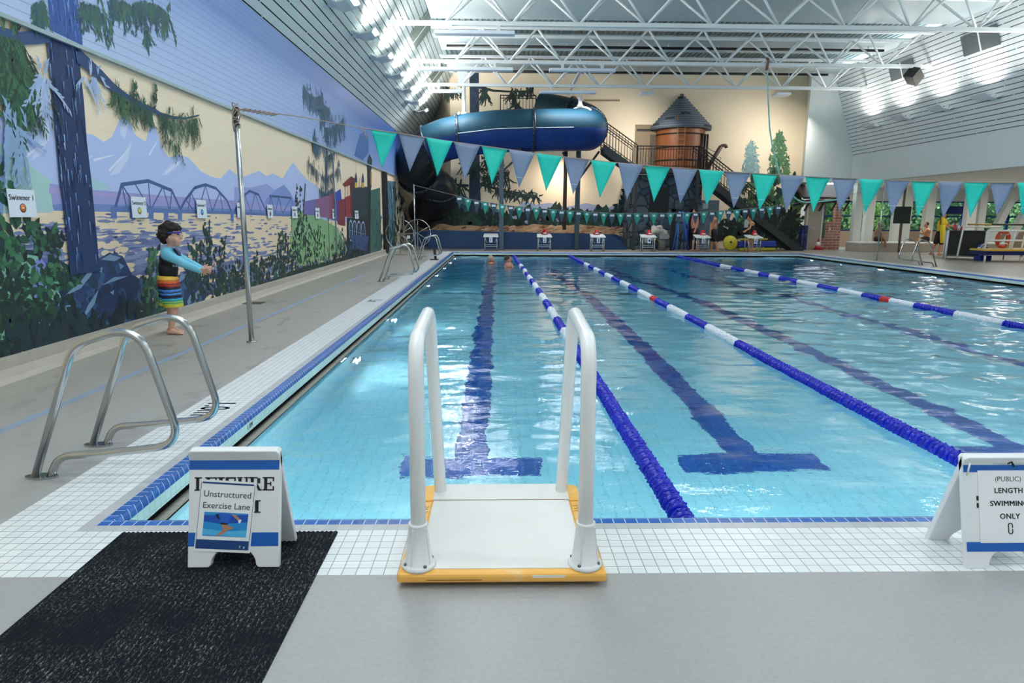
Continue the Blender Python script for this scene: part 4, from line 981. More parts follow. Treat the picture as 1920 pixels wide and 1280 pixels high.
pl.line([(144,106),(166,124),(186,142),(206,162),(232,182),(262,198),(288,208),(300,216)], .16, '#22406e', .05); pl.line([(298,214),(320,220),(345,222),(370,216)], .05, '#2a4a5a', .02)
for pts, n, L in (([(205,165),(232,182)],22,.34),([(236,184),(262,198),(285,206)],62,.34),([(290,210),(318,220),(350,224),(368,218)],72,.44),([(305,245),(325,265),(335,280)],16,.28)): pl.needles(pts, L, GR, UL, n, .42, .020)
pl.needles([(245,178),(252,165)], .25, GR, UL, 20, .4, .022, PI/2); pl.needles([(285,200),(290,160)], .22, GR, UL, 30, .4, .022, PI/2)
# faint far branches
FA = ['#a3b7d8', '#b0c1dd', '#98afd2']
pl.needles([(64,130),(86,150)], .45, FA, UL, 14, .45, .03); pl.needles([(152,145),(185,140)], .4, FA, UL, 14, .45, .026); pl.needles([(0,225),(45,245)], .55, ['#8ea8d0', '#86a4c4'], UL, 18, .45, .03)
tag(pl.b.build('mural', pl.mats), 'painted mural of a lake, bridge, big tree and steam train along the left wall', 'mural')
# tree tops painted over the blue slats
pu = Paint(lambda x, y: ax(x, y, LXW+.031), (1,0,0))
pu.px([(86,-40),(90,10),(94,56),(155,86),(152,40),(147,0),(145,-40)], '#2d559c', .5)
for k in range(60):
    y = rnd.uniform(-30, 60); x = rnd.uniform(92, 150); pu.line([(x,y),(x+2,y+rnd.uniform(8,25))], rnd.uniform(.008,.02), rnd.choice(['#5f86c8', '#7fa4dc', '#1f427f']), .004)
GU = ['#2d5568', '#24485c', '#38634f', '#2f5a56', '#3f6f5a']
for pts, n, L in (([(60,8),(80,-2)],40,.3),([(150,0),(180,8),(208,40)],48,.36),([(205,-5),(230,-3),(240,5)],26,.4),([(240,5),(270,0),(300,10),(318,28)],95,.4),([(268,50),(280,60)],18,.28)): pu.needles(pts, L, GU, UL, n, .34, .024, up=.05)
pu.line([(610,265),(606,195),(604,175)], .15, '#2c5674', .1)
for pts, n, L in (([(602,178),(590,180),(578,172),(566,155)],90,.5),([(606,205),(600,230)],50,.3),([(608,240),(630,232),(645,220)],110,.6),([(610,275),(590,262),(588,250)],70,.5),([(603,190),(618,205)],40,.4)): pu.needles(pts, L, ['#2a5270', '#32607a', '#244a68'], UL, n, .3, .03, up=.1)
pu.px([(676,252),(684,246),(690,258),(692,285),(680,300),(666,292)], '#3a6aa8', 2)
pu.px([(688,302),(692,288),(697,300),(696,318),(690,318)], '#1c2c44', .5)
tag(pu.b.build('panel_mural', pu.mats), 'painted tree tops across the blue slatted panels of the left wall', 'mural')

# ---- far wall paint
UF = V((1,0,0))
pf_ = Paint(lambda x, y: ay(x, y, WY-.002), (0,-1,0), .00002)
pf_.px([(955,400),(985,376),(1005,384),(1030,380),(1060,388),(1100,380),(1140,390),(1170,376),(1200,384),(1200,440),(955,440)], '#a9b4d6', 1)
pf_.px([(990,402),(1030,392),(1080,398),(1120,392),(1200,390),(1200,430),(990,430)], '#8ba0c4', 1)
pf_.px([(826,340),(850,350),(880,372),(930,392),(960,405),(960,440),(826,440)], '#4f7f86', 2); pf_.px([(826,370),(860,380),(900,400),(960,412),(960,436),(826,436)], '#2b5a5c', 2)
pf_.px([(880,110),(898,110),(900,330),(903,420),(878,420),(882,250)], '#1e2f46', .6)
for k in range(50):
    y = rnd.uniform(140, 400); pf_.line([(rnd.uniform(883,898),y),(rnd.uniform(883,898),y+rnd.uniform(6,18))], .02, rnd.choice(['#31486a','#10192a','#42597a']), .01)
GF = ['#243a34', '#1c3030', '#2c463a', '#18282c']
pf_.line([(898,163),(925,170),(960,172),(995,170)], .14, '#1e2c34', .05)
for pts, n, L in (([(830,172),(865,168)],50,.5),([(905,166),(912,175)],40,.7),([(958,172),(970,200)],50,.5),([(960,172),(1000,168)],60,.4)): pf_.needles(pts, L, GF, UF, n, .5, .06, up=.3)
pf_.line([(878,348),(840,345),(800,350)], .12, '#14222a', .05); pf_.line([(900,345),(935,355),(960,362),(1005,368)], .14, '#14222a', .05)
for pts, n, L in (([(868,305),(900,315)],90,.7),([(870,350),(830,340),(800,350)],120,.7),([(905,340),(925,330),(955,330)],90,.7),([(930,356),(960,362),(1008,366)],110,.5),([(905,300),(940,300)],50,.6)): pf_.needles(pts, L, GF, UF, n, .7, .06, up=.4)
pf_.bush([(826,392),(850,380),(880,395),(940,400),(1000,402),(1050,396),(1100,400),(1160,395),(1190,380),(1190,432),(826,434)], 520, .5, ['#16302a', '#1c3a32', '#12262a', '#24483c', '#0f1f22'], UF)
pf_.bush([(1160,380),(1178,352),(1200,345),(1215,360),(1215,465),(1160,440)], 220, .4, ['#14282a', '#1c3a40', '#27505c', '#102022'], UF)
pf_.px([(790,432),(792,424),(830,419),(850,423),(880,421),(905,424),(940,426),(985,424),(1000,420),(1050,424),(1085,419),(1100,423),(1140,424),(1160,436),(1190,438),(1190,446),(780,444)], '#c9a27e', .8)
for k in range(130):
    x = rnd.uniform(792, 1180); y = rnd.uniform(423, 441); L = rnd.uniform(6, 18)
    pf_.px([(x,y),(x+L,y-rnd.uniform(1,4)),(x+L+2,y),(x+1,y+rnd.uniform(1,3.5))], rnd.choice(['#d9b48e', '#b58a66', '#8a6048', '#e0bf9a', '#a67a5a', '#6a4c3e']))
pf_.px([(770,434),(792,433),(900,436),(1000,438),(1100,438),(1155,439),(1168,446),(1178,456),(1185,465.2),(770,464.2)], '#123a66', .3)
for k in range(36):
    x = rnd.uniform(775, 1150); y = rnd.uniform(440, 462); pf_.px([(x,y),(x+rnd.uniform(15,50),y-2),(x+rnd.uniform(20,60),y+3),(x+5,y+4)], rnd.choice(['#164272', '#0f335c', '#1b4a7e', '#133c6a']))
pf_.px([(1160,437),(1185,446),(1196,455),(1200,465),(1186,465),(1178,455),(1168,446)], '#8f8d84', .8)
for cx, top, bot, wd, cols in ((1408,264,332,18,['#7fa0a8','#8fb0ac','#6f949c']),(1461,243,330,22,['#3f6f4e','#4f7d56','#2f5a44','#5c8a60'])):
    pf_.line([(cx,top),(cx,bot)], .04, '#4a5a50', .1)
    for k in range(9):
        t = (k+1)/9; y = top+(bot-top)*t*.95; w_ = wd*(.2+.8*t)*rnd.uniform(.85,1.15)
        pf_.needles([(cx,y-3),(cx-w_,y+4)], .28, cols, UF, 26, .6, .05, up=.4); pf_.needles([(cx,y-3),(cx+w_,y+4)], .28, cols, UF, 26, .6, .05, up=.4)
pf_.bush([(1380,350),(1440,330),(1490,330),(1500,420),(1500,460),(1380,440)], 260, .5, ['#2b5a3c', '#3d6e48', '#1c3c30', '#5c8450', '#17302c'], UF)
pf_.bush([(1340,420),(1500,400),(1500,462),(1340,462)], 200, .5, ['#12262a', '#183634', '#0f1e22'], UF)
pf_.px([(1095,186.5),(1162,186.5),(1162,190),(1095,190)], '#a08d72')
tag(pf_.b.build('mural', pf_.mats), 'painted mural of a tall dark tree, shrubs and a blue pond on the far wall', 'mural')
# slanting corner wall paint
cd = (V((-4.7,40.4,0))-V((-2.25,WY,0))); cn = V((-cd.y,cd.x,0)).normalized(); cn = cn if cn.y < 0 else -cn
def acorner(x, y):
    d = ray(x, y); p0 = V((-2.25,WY,0)); t = (p0-CO).dot(cn)/d.dot(cn); return CO+d*t
pc = Paint(acorner, cn, .00004); UC = -cd.normalized()
pc.px([(727,345),(760,352),(790,370),(822,385),(822,466),(727,470)], '#1e3b40', 1)
pc.px([(727,330),(745,318),(770,335),(760,352),(727,362)], '#b98f6a', 2)
pc.bush([(727,352),(790,365),(828,380),(828,466),(727,470)], 240, .6, ['#12262a', '#183634', '#0f1e22', '#234a44'], UC)
pc.px([(770,430),(822,433),(822,465),(770,465)], '#123a66', .4)
tag(pc.b.build('mural', pc.mats), 'dark painted foliage on the slanting wall behind the slide', 'mural')
# numbered swimmer notices on the left wall
for k, (x0, y0, x1, y1, c) in enumerate(((12,353,64,407,'#dd7a2c'),(245,367,273,408,'#d9c24a'),(368,374,386,409,'#2a8fc4'),(444,379,457,408,'#4a9a5a'),(501,383,511,409,'#8a4a5c'),(547,386,557,409,'#6a5aa0'),(591,389,599,410,'#3a5a78'),(623,391,630,410,'#4a5a6a'),(665,394,672,410,'#5a5a60'))):
    A, Bp, Cp, Dp = ax(x0,y0,LXW+.034), ax(x1,y0+(4 if k < 2 else 1.5),LXW+.034), ax(x1,y1,LXW+.034), ax(x0+(8 if k == 0 else 1),y1,LXW+.034)
    ym0, ym1 = A.y, Bp.y; zt = (A.z+Bp.z)/2; zb = (Cp.z+Dp.z)/2; w_ = ym1-ym0; h_ = zt-zb; X_ = LXW+.034
    f = thing('swimmer_notice', 'white wall notice reading Swimmer %d%s' % (k+1, [' with an orange badge', ' with a yellow badge', ' with a blue badge', ' with a green badge', ' with a dark red badge', ' with a violet badge', '', '', ''][k]), 'notice', (X_, (ym0+ym1)/2, zb), 'swimmer notices along the mural')
    b = B(); b.box((X_-.004,ym0,zb),(X_,ym1,zt)); b.build('sheet', M('#dfe6f2', .5), f)
    text('Swimmer %d' % (k+1), 'notice_lettering', INK, f, (X_+.0008, (ym0+ym1)/2, zb+h_*.70), facing((0,1,0),(0,0,1)), w_*.20, .0006)
    b = B(); m_ = Matrix.Rotation(PI/2, 4, 'Y'); rr = min(w_, h_)*.17; b.lathe([(rr,0),(rr,.001),(1e-6,.001)], (X_,(ym0+ym1)/2,zb+h_*.33), 20, 0, m_); b.lathe([(rr*.8,.001),(rr*.8,.002),(1e-6,.002)], (X_,(ym0+ym1)/2,zb+h_*.33), 20, 1, m_)
    if k < 3: b.box((X_+.002,(ym0+ym1)/2-rr*.3,zb+h_*.33-rr*.1),(X_+.0028,(ym0+ym1)/2+rr*.25,zb+h_*.33+rr*.12),2)
    b.build('badge', [M('#3a4048', .5), M(c, .5), WHITE], f)

print('LAYERS', pl.lay*pl.step, pf_.lay*pf_.step, pc.lay*pc.step)
# ================================================================ FAR END
# low curved blue wall of the painted pond
s = NT('pond_blue', .4); n1 = s.noise(1.5, 4, (1,1,2)); s.col(s.mix(n1, '#0d2f58', '#1a4a7c'))
b = B(); x0, x1 = -3.2, 6.02
b.prism([(x0,31.,0),(6.05,31.,0),(5.85,31.,.30),(5.6,31.,.52),(5.3,31.,.66),(5.0,31.,.72),(2,31.,.76),(-1,31.,.82),(x0,31.,.86)], (0,.25,0))
tag(b.build('low_wall', s.m), 'low dark blue wall with a curved end behind the starting blocks', 'low wall', kind='structure')
# starting blocks
BX = [ay(q, 455, 29.35).x for q in (920.5, 1020, 1119.5, 1213.5, 1314, 1410.5)]
def block(x, n, skew):
    f = thing('starting_block', 'white starting block with number %d, %s' % (n, ['leftmost of the row', 'second from the left', 'in front of the end of the blue wall', 'before the lumpy white fountain', 'beside the two men in shorts', 'rightmost of the row before the stairs'][n-1]), 'starting block', (x, 29.3, 0), 'starting blocks')
    b = B(); b.prism([(x-.33,28.98,.60),(x+.33,28.98,.60),(x+.30,29.6,.70),(x-.30,29.6,.70)], (0,0,.05)); b.build('platform_top', WHITE, f, bev=.01)
    for sx in (-.27, .27):
        for yy, zt in ((29.08,.61),(29.5,.68)):
            b = B(); b.tube([(x+sx,yy,0),(x+sx*.97,yy,zt)], .024, 8); b.build('leg', STEEL, f)
    for zz in (.20, .28):
        b = B(); b.bar((x-.27,29.06,zz),(x+.27,29.06,zz), .03); b.build('cross_bar', STEEL, f)
    for sx in (-1, 1):
        b = B(); b.tube(smooth_path([(x+sx*.24,29.0,.58),(x+sx*.20,29.0,.40),(x+sx*.13,29.0,.38)], .05), .012, 6); b.build('hand_grip', STEEL, f)
    b = B(); b.box((x-.07,28.955,.38),(x+.07,28.975,.60)); pl_ = b.build('number_plate', M('#e4ecf4', .4), f)
    text(str(n), 'number', M('#123a8c', .4), pl_, (x, 28.954, .48), facing((1,0,0),(0,0,1)), .21, .004)
for n, x in enumerate(BX):
    block(x, n+1, 0)
    if n:
        lab = 'red plastic hurdle cone on top of starting block %d' % (n+1); c = V((x+(.02,.03,-.02,.1,.1,.1)[n], 29.45, .728))
        f = thing('block_marker', lab, 'marker', c, 'red markers on the starting blocks')
        b = B(); b.lathe([(.15,0),(.15,.05),(.11,.07),(.075,.2),(.04,.22),(1e-6,.22)], c, 4); b.build('cone_body', RED, f); b = B(); b.box(c+V((-.07,-.16,.03)), c+V((.07,-.118,.08))); b.build('white_patch', WHITE, f)
# ---- water slide
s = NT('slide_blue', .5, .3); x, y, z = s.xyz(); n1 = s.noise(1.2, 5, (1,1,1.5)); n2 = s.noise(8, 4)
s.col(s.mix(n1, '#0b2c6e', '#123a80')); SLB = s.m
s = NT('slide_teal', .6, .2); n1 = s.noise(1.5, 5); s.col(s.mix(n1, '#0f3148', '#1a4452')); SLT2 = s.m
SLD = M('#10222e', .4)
f = thing('water_slide', 'big blue enclosed tube water slide curving above the far left pool corner', 'slide', (0, 30, 0))
def slide_tube(b, pts, r, split=True):
    P = [V(p) for p in pts]; n = 28; rings = []
    for i, p in enumerate(P):
        d = (P[min(i+1,len(P)-1)]-P[max(i-1,0)]).normalized(); sd = d.cross(V((0,0,1))).normalized(); up = sd.cross(d).normalized()
        rings.append([b.bm.verts.new(p+(sd*math.cos(2*PI*k/n)+up*math.sin(2*PI*k/n))*r) for k in range(n)])
    for A, C_ in zip(rings, rings[1:]):
        for k in range(n):
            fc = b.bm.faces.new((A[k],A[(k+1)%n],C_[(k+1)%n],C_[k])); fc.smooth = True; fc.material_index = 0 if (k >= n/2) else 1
def flange(p, d, r, name='flange', mat=None):
    d = V(d).normalized(); R_ = d.to_track_quat('Z','Y').to_matrix().to_4x4()
    b = B(); b.lathe([(r,-.05),(r+.07,-.05),(r+.07,.05),(r,.05)], p, 32, 0, R_); o = b.build(name, mat or SLD, f)
    b = B()
    for k in range(24):
        a = 2*PI*k/24; c = V(p)+R_ @ V(((r+.04)*math.cos(a),(r+.04)*math.sin(a),0)); b.ball(c+V(d)*-.055, .022, 6)
    q = b.build('bolt_ring', M('#9fb3c4', .3, .8), o); return o
main = [(3.75,30.55,5.35),(4.0,30.15,5.28),(3.8,29.82,5.2),(3.2,29.7,5.17),(2.2,29.65,5.15),(1.0,29.65,5.13),(0,29.65,5.08),(-1.2,29.68,4.95),(-2.2,29.75,4.75),(-3.0,29.85,4.45)]
main = smooth_path(main, .6, 5); b = B(); slide_tube(b, main, .88); b.build('main_tube', [SLB, SLT2], f)
low = smooth_path([(-2.85,29.83,4.52),(-3.5,29.95,4.1),(-3.75,30.4,3.6),(-3.5,31.2,3.2),(-2.9,31.5,2.9),(-2.7,31.9,2.4),(-3.2,32.6,2.0),(-3.6,33.2,1.6)], .5, 5)
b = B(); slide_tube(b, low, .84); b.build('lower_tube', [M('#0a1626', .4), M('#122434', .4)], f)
upp = smooth_path([(1.9,31.7,6.2),(2.6,31.45,6.05),(3.4,31.2,5.85),(4.0,30.8,5.55),(3.95,30.35,5.35)], .5, 5)
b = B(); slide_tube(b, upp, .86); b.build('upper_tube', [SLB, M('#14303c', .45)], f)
for p, d in (((1.55,29.65,5.14),(1,0,0)), ((-1.65,29.71,4.86),(1,0,.12)), ((-3.0,29.86,4.44),(1,-.1,.35)), ((3.9,30.05,5.28),(.35,1,.1)), ((3.3,31.2,5.88),(1,-.4,-.2)), ((-3.6,30.9,3.35),(.1,1,-.4)), ((-2.75,31.6,2.8),(-.2,1,-.9))): flange(p, d, .87)
b = B(); b.tube([(-1.65,28.76,4.88),(0,28.74,5.08),(1.5,28.74,5.13),(3.2,28.8,5.17)], .018, 6); b.build('side_seam', M('#c0ccd0', .4), f)
GPO = M('#52616e', .4)
for xx, yy, zt, c in ((.18,29.95,4.3,GPO), (3.63,30.6,4.5,M('#31464c', .45))):
    b = B(); b.box((xx-.1,yy-.1,0),(xx+.1,yy+.1,zt)); b.build('support_post', c, f)
b = B(); b.tube([(3.1,31.0,.9),(3.1,31.0,5.2)], .09, 10); b.build('support_post', M('#4a3f38', .5), f)
b = B(); b.bar((3.63,30.6,2.9),(2.9,30.2,4.3),.08); b.bar((3.63,30.6,3.1),(4.6,30.9,4.4),.08); b.bar((.18,29.95,3.4),(1.2,29.9,4.3),.08); b.build('support_brace', SLD, f)
for xx, zt, zb in ((-1.44,CZ+.15,5.78),(3.55,CZ-.25,6.15)):
    b = B(); b.tube([(xx,29.72,zb),(xx,29.72,zt)], .085, 12); b.lathe([(.085,0),(.13,.0),(.13,.08),(.085,.12)], (xx,29.72,zb-.02), 16); b.build('hanger_pole', WHITE, f)
b = B(); b.tube(arc((-1.65,29.71,4.86), .97, .35*PI, .65*PI, 12, (0,-1,0), (0,0,1)), .04, 8); b.build('hanger_saddle', WHITE, f); b = B(); b.tube(arc((3.55,29.75,5.2), .93, .3*PI, .75*PI, 12, (.8,-.6,0), (0,0,1)), .04, 8); b.build('hanger_saddle', WHITE, f)
b = B(); b.prism([(-1.65,29.72,CZ+.15),(-1.2,29.72,CZ+.15),(-1.35,29.72,TZ+.1),(-1.75,29.72,TZ+.1)], (0,.06,0)); b.bar((3.05,30.2,CZ-.1),(3.55,29.75,CZ+.85),.16,.06); b.build('gusset', M('#cfd8de', .4), f)
# top landing railing
DKB = M('#221d1c', .5)
def railing(b, p0, p1, h, n, rails=(1., .87, .12), post=.045, bal=.02):
    p0, p1 = V(p0), V(p1)
    for r_ in rails: b.bar(p0+V((0,0,h*r_)), p1+V((0,0,h*r_)), .045 if r_ == 1. else .03)
    for k in range(n+1):
        p = p0.lerp(p1, k/n); w_ = post if k in (0, n) else bal
        b.box((p.x-w_/2,p.y-w_/2,p.z),(p.x+w_/2,p.y+w_/2,p.z+h))
f = thing('landing_railing', 'dark railing at the slide top beside the painted tree trunk', 'railing', (.9, 31.8, 5.9))
b = B(); railing(b, (.13,31.6,5.95), (1.75,31.6,5.95), .95, 11); b.build('railing', DKB, f)
b = B(); b.box((-.3,31.4,5.80),(1.75,32.9,5.93)); b.build('landing_deck', M('#4a4a48', .6), f)
# ---- staircase with landing
f = thing('staircase', 'dark metal staircase rising from the right to a landing by the water tower', 'stairs', (10, 31, 0))
ST = M('#2b3134', .5); SY0, SY1 = 30.55, 31.5
def flight(xa, za, xb, zb, n):
    for yy in (SY0, SY1):
        b = B(); d = V((xb-xa,0,zb-za)); b.prism([(xa,yy-.03,za-.32),(xb,yy-.03,zb-.32),(xb,yy-.03,zb+.06),(xa,yy-.03,za+.06)], (0,.06,0)); b.build('stringer', ST, f)
        b = B(); railing(b, (xa,yy,za+.02), (xb,yy,zb+.02), 1.0, int(abs(xb-xa)/.135)); b.build('railing', DKB, f)
    b = B()
    for k in range(n):
        t = (k+.5)/n; b.box((xa+(xb-xa)*t-.16,SY0,za+(zb-za)*t-.02),(xa+(xb-xa)*t+.16,SY1,za+(zb-za)*t+.02))
    b.build('treads', M('#565c5e', .6), f)
LZ_ = 3.64
flight(14.15, .02, 9.05, LZ_, 20); flight(6.25, LZ_, 4.75, LZ_+1.0, 6)
b = B(); b.box((6.2,SY0-.03,LZ_-.18),(9.1,SY1+.05,LZ_)); b.build('landing', ST, f)
b = B(); railing(b, (6.28,SY0,LZ_), (9.02,SY0,LZ_), .98, 22); b.build('railing', DKB, f)
for xx in (6.25, 9.05, 11.6):
    b = B(); b.box((xx-.07,SY0-.08,0),(xx+.07,SY0+.04,LZ_-.1 if xx < 10 else 1.6)); b.build('support_post', ST, f)
b = B(); b.box((11.3,SY0-.06,1.05),(11.65,SY0-.05,1.42)); b.build('notice', M('#c8ccd0', .5), f)
# ---- water tower
f = thing('water_tower', 'brown wooden water tower with a shingled cone roof above the landing', 'water tower', (8.78, WY, 0))
TCX, TR = 8.80, 1.17
s = NT('tank_wood', .45); x, y, z = s.xyz(); n1 = s.noise(3, 5, (4,4,.5)); at_ = s.ma('ARCTAN2', s.ma('SUBTRACT', x, TCX), s.ma('SUBTRACT', WY, y)); g = s.lines(at_, .115, .010, 0)
s.col(s.mix(s.ma('MULTIPLY', g, .8), s.mix(n1, '#7a4224', '#a5653a'), '#2e1c12')); TW_ = s.m
s = NT('shingles', .7); x, y, z = s.xyz(); at_ = s.ma('ARCTAN2', s.ma('SUBTRACT', x, TCX), s.ma('SUBTRACT', WY, y)); row = s.ma('FLOOR', s.ma('DIVIDE', z, .115))
g = s.ma('MAXIMUM', s.lines(z, .115, .02, 0), s.lines(s.ma('ADD', at_, s.ma('MULTIPLY', row, .07)), .16, .012, 0)); wn = s.noise(14, 3)
s.col(s.mix(s.ma('MULTIPLY', g, .85), s.mix(wn, '#4b5868', '#7a8898'), '#1d242c')); SHG = s.m
def half_lathe(b, prof, c, n=24, sm=True):
    rings = [[b.bm.verts.new((c[0]+r_*math.sin(-PI/2+PI*k/n), c[1]-r_*math.cos(-PI/2+PI*k/n), z_)) for k in range(n+1)] for r_, z_ in prof]
    for A, C_ in zip(rings, rings[1:]):
        for k in range(n):
            fc = b.bm.faces.new((A[k],A[k+1],C_[k+1],C_[k])); fc.smooth = sm
TCC = (TCX, WY-.01)
b = B(); half_lathe(b, [(TR,3.6),(TR,5.78)], TCC); b.build('tank', TW_, f)
for zz in (4.15, 4.75, 5.35):
    b = B(); half_lathe(b, [(TR,zz-.03),(TR+.018,zz-.03),(TR+.018,zz+.03),(TR,zz+.03)], TCC); b.build('hoop', M('#241a16', .5), f)
b = B(); pr = []
for k in range(13):
    r_ = 1.42*(1-k/12.5)+.02; pr += [(r_+.02, 5.66+k*.124), (r_, 5.66+k*.124+.118)]
pr = [(1.2,5.6),(1.44,5.6)]+pr+[(.01,7.28)]; half_lathe(b, pr, TCC, 28, False); b.build('roof', SHG, f)
lx = TCX-.28
b = B()
for sx in (-.17, .17): b.tube([(lx+sx,WY-TR-.10,3.7),(lx+sx,WY-TR-.10,5.75),(lx+sx,WY-TR+.02,6.25)], .018, 6)
for k in range(9): b.tube([(lx-.17,WY-TR-.10,3.85+k*.24),(lx+.17,WY-TR-.10,3.85+k*.24)], .014, 6)
b.build('ladder', M('#a9774e', .5), f)
b = B()
for sx in (0, .16, .3): b.tube([(TCX+.82+sx,WY-.92+sx*.55,3.7),(TCX+.82+sx,WY-.92+sx*.55,5.35)], .05, 8)
b.build('pipe', M('#3a3638', .4), f)
b = B(); b.tube(smooth_path([(TCX+.9,WY-1.3,3.55),(TCX+1.62,WY-1.3,4.78),(TCX+1.82,WY-1.3,4.80),(TCX+1.86,WY-1.3,4.68)], [0,.12,.08,0]), [.10]*2+[.075]*(len(smooth_path([(0,0,0),(1,0,1),(1.2,0,1.02),(1.3,0,.9)], [0,.1,.05,0]))-2), 10); sp_o = b.build('spout', M('#5b4a44', .45), f)
b = B(); b.tube([(TCX+1.1,WY-.8,4.75),(TCX+1.3,WY-1.1,4.55),(TCX+1.5,WY-1.3,4.5)], .012, 5); b.tube(arc((TCX+1.55,WY-1.35,4.2), .07, 0, 2*PI, 12, (1,0,0), (0,0,1)), .01, 5); b.build('chain', SLD, sp_o)
b = B(); b.box((6.62,WY-.03,3.64),(7.75,WY-.005,5.86), 0); b.box((7.35,WY-.05,3.64),(7.62,WY-.02,5.4), 1); b.box((6.7,WY-.05,5.55),(7.5,WY-.03,5.66), 2); b.build('doorway', [M('#8d7b62', .6), M('#5d5446', .6), M('#1c1712', .6)], f)
# stone base of the tower
s = NT('field_stone', .6); vo = s.n('ShaderNodeTexVoronoi', feature='DISTANCE_TO_EDGE'); vo.inputs['Scale'].default_value = 2.4; s.l(s.co, vo.inputs['Vector']); v2 = s.n('ShaderNodeTexVoronoi'); v2.inputs['Scale'].default_value = 2.4; s.l(s.co, v2.inputs['Vector'])
rp = s.ramp(v2.outputs['Color'], [(0, '#33414e'), (.4, '#43566b'), (.7, '#5d6a74'), (1, '#8b9091')]); s.col(s.mix(s.ramp(vo.outputs['Distance'], [(.02, (0,0,0,1)), (.06, (1,1,1,1))]), '#11161b', rp)); s.bump(s.ramp(vo.outputs['Distance'], [(0, (0,0,0,1)), (.2, (1,1,1,1))]), .8, .06)
b = B(); b.box((6.2,31.62,0),(9.6,WY-.02,3.45)); b.build('stone_base', s.m, f)
b = B(); b.box((7.15,31.58,1.75),(8.05,31.63,2.85))
for k in range(9): b.box((7.2,31.54,1.8+.115*k),(8.0,31.6,1.84+.115*k), 1)
b.build('louvre', [M('#12181c', .5), M('#1f2f2c', .5)], f)
b = B(); b.box((9.62,31.75,0),(10.5,31.85,2.3)); b.box((9.72,31.73,1.9),(9.98,31.75,2.15), 1); b.box((10.25,31.70,1.0),(10.35,31.75,1.2), 1); b.build('service_door', [M('#6f7f90', .5), M('#c8d0d6', .5)], f)
# lumpy white fountain behind block 4
c0 = ay(1240, 440, 30.35); f = thing('fountain', 'lumpy pale stone drinking fountain behind starting block 4', 'fountain', (c0.x, 30.35, 0)); rn2 = random.Random(3)
b = B()
for k in range(34):
    a = rn2.uniform(0, PI); b.ball((c0.x-.1+.40*math.cos(a)*rn2.uniform(.3,1.05), 30.45+rn2.uniform(-.1,.15), .55+.5*math.sin(a)*rn2.uniform(.5,1.1)), rn2.uniform(.09,.15), 8)
b.build('stone_body', M('#b9b7ae', .7), f)
b = B(); b.tube([(c0.x-.25,30.3,.95),(c0.x-.5,30.25,.78),(c0.x-.68,30.25,.55),(c0.x-.7,30.25,.35)], [.12,.11,.09,.07], 10); b.build('stone_arm', M('#b4b2a9', .7), f)
b = B(); b.box((c0.x-.12,30.1,.52),(c0.x+.26,30.3,.78)); b.tube([(c0.x+.0,30.2,.78),(c0.x+.08,30.1,.83)], .02, 6); b.build('basin_box', M('#8f9392', .4), f, bev=.02)
b = B(); b.lathe([(.2,0),(.16,.3),(.22,.5)], (c0.x+.05,30.35,0), 12); b.build('pedestal', M('#6e6b66', .7), f)
# blue A-frame hoses
c0 = ay(1274, 440, 30.25); f = thing('hose_stand', 'blue hoses hanging on a dark stand between blocks 4 and 5', 'hose stand', (c0.x, 30.25, 0))
b = B(); b.box((c0.x-.38,30.3,0),(c0.x-.2,30.4,1.9)); b.box((c0.x+.45,30.3,0),(c0.x+.75,30.4,2.2)); b.box((c0.x-.38,30.3,1.75),(c0.x+.75,30.38,1.85)); b.build('stand', M('#12161c', .5), f)
for k, (xa, xb) in enumerate(((.0,-.3),(.1,.42),(.15,.22),(-.05,-.1),(.35,.38))):
    b = B(); b.tube(smooth_path([(c0.x+xa,30.26,1.75),(c0.x+(xa+xb)/2,30.22,.9),(c0.x+xb,30.22,.05)], .3), .035, 8); b.build('hose', M(['#1f5fae','#2a6fc0','#17468a','#3a7fc8','#1b2f9a'][k], .45), f)
# inflatable mats and discs behind block 6
f = thing('foam_disc', 'yellow foam disc leaning at the foot of the far stairs', 'foam disc', (11.7, 30.2, 0)); c0 = ay(1369, 460, 30.2)
b = B(); b.lathe([(1e-6,-.05),(.30,-.05),(.34,0),(.30,.05),(1e-6,.05)], (c0.x, 30.2, .36), 20, 0, Matrix.Rotation(1.35, 4, 'X')); b.build('disc', M('#c9bc2c', .5), f)
b = B(); b.lathe([(1e-6,0),(.05,0),(.05,.02),(1e-6,.02)], (c0.x, 30.12, .40), 10, 0, Matrix.Rotation(1.35, 4, 'X')); b.build('grommet', M('#3a2a18', .5), f); 
for k, (xa, xb, ya, z0_, z1_, cc, lab) in enumerate(((1386,1456,30.12,.05,.20,'#b9b530','long yellow foam mat lying lowest behind block 6'),(1384,1456,30.14,.21,.50,'#1d3fa8','thick blue foam mat stacked behind block 6'),(1388,1440,30.16,.51,.62,'#c2a82c','short yellow foam mat topmost behind block 6'))):
    p0, p1 = ay(xa, 462, ya).x, ay(xb, 462, ya).x
    b = B(); pr = [(p0,ya,z0_+.05),(p0+.06,ya,z0_),(p1-.06,ya,z0_-.0+.03),(p1,ya,z0_+.08),(p1-.03,ya,z1_),(p0+.05,ya,z1_-.02)]; b.prism(pr, (0,.30,0)); tag(b.build('foam_mat', M(cc, .5), None, bev=.03), lab, 'foam mat', 'foam mats by the stairs').location.z = -.045
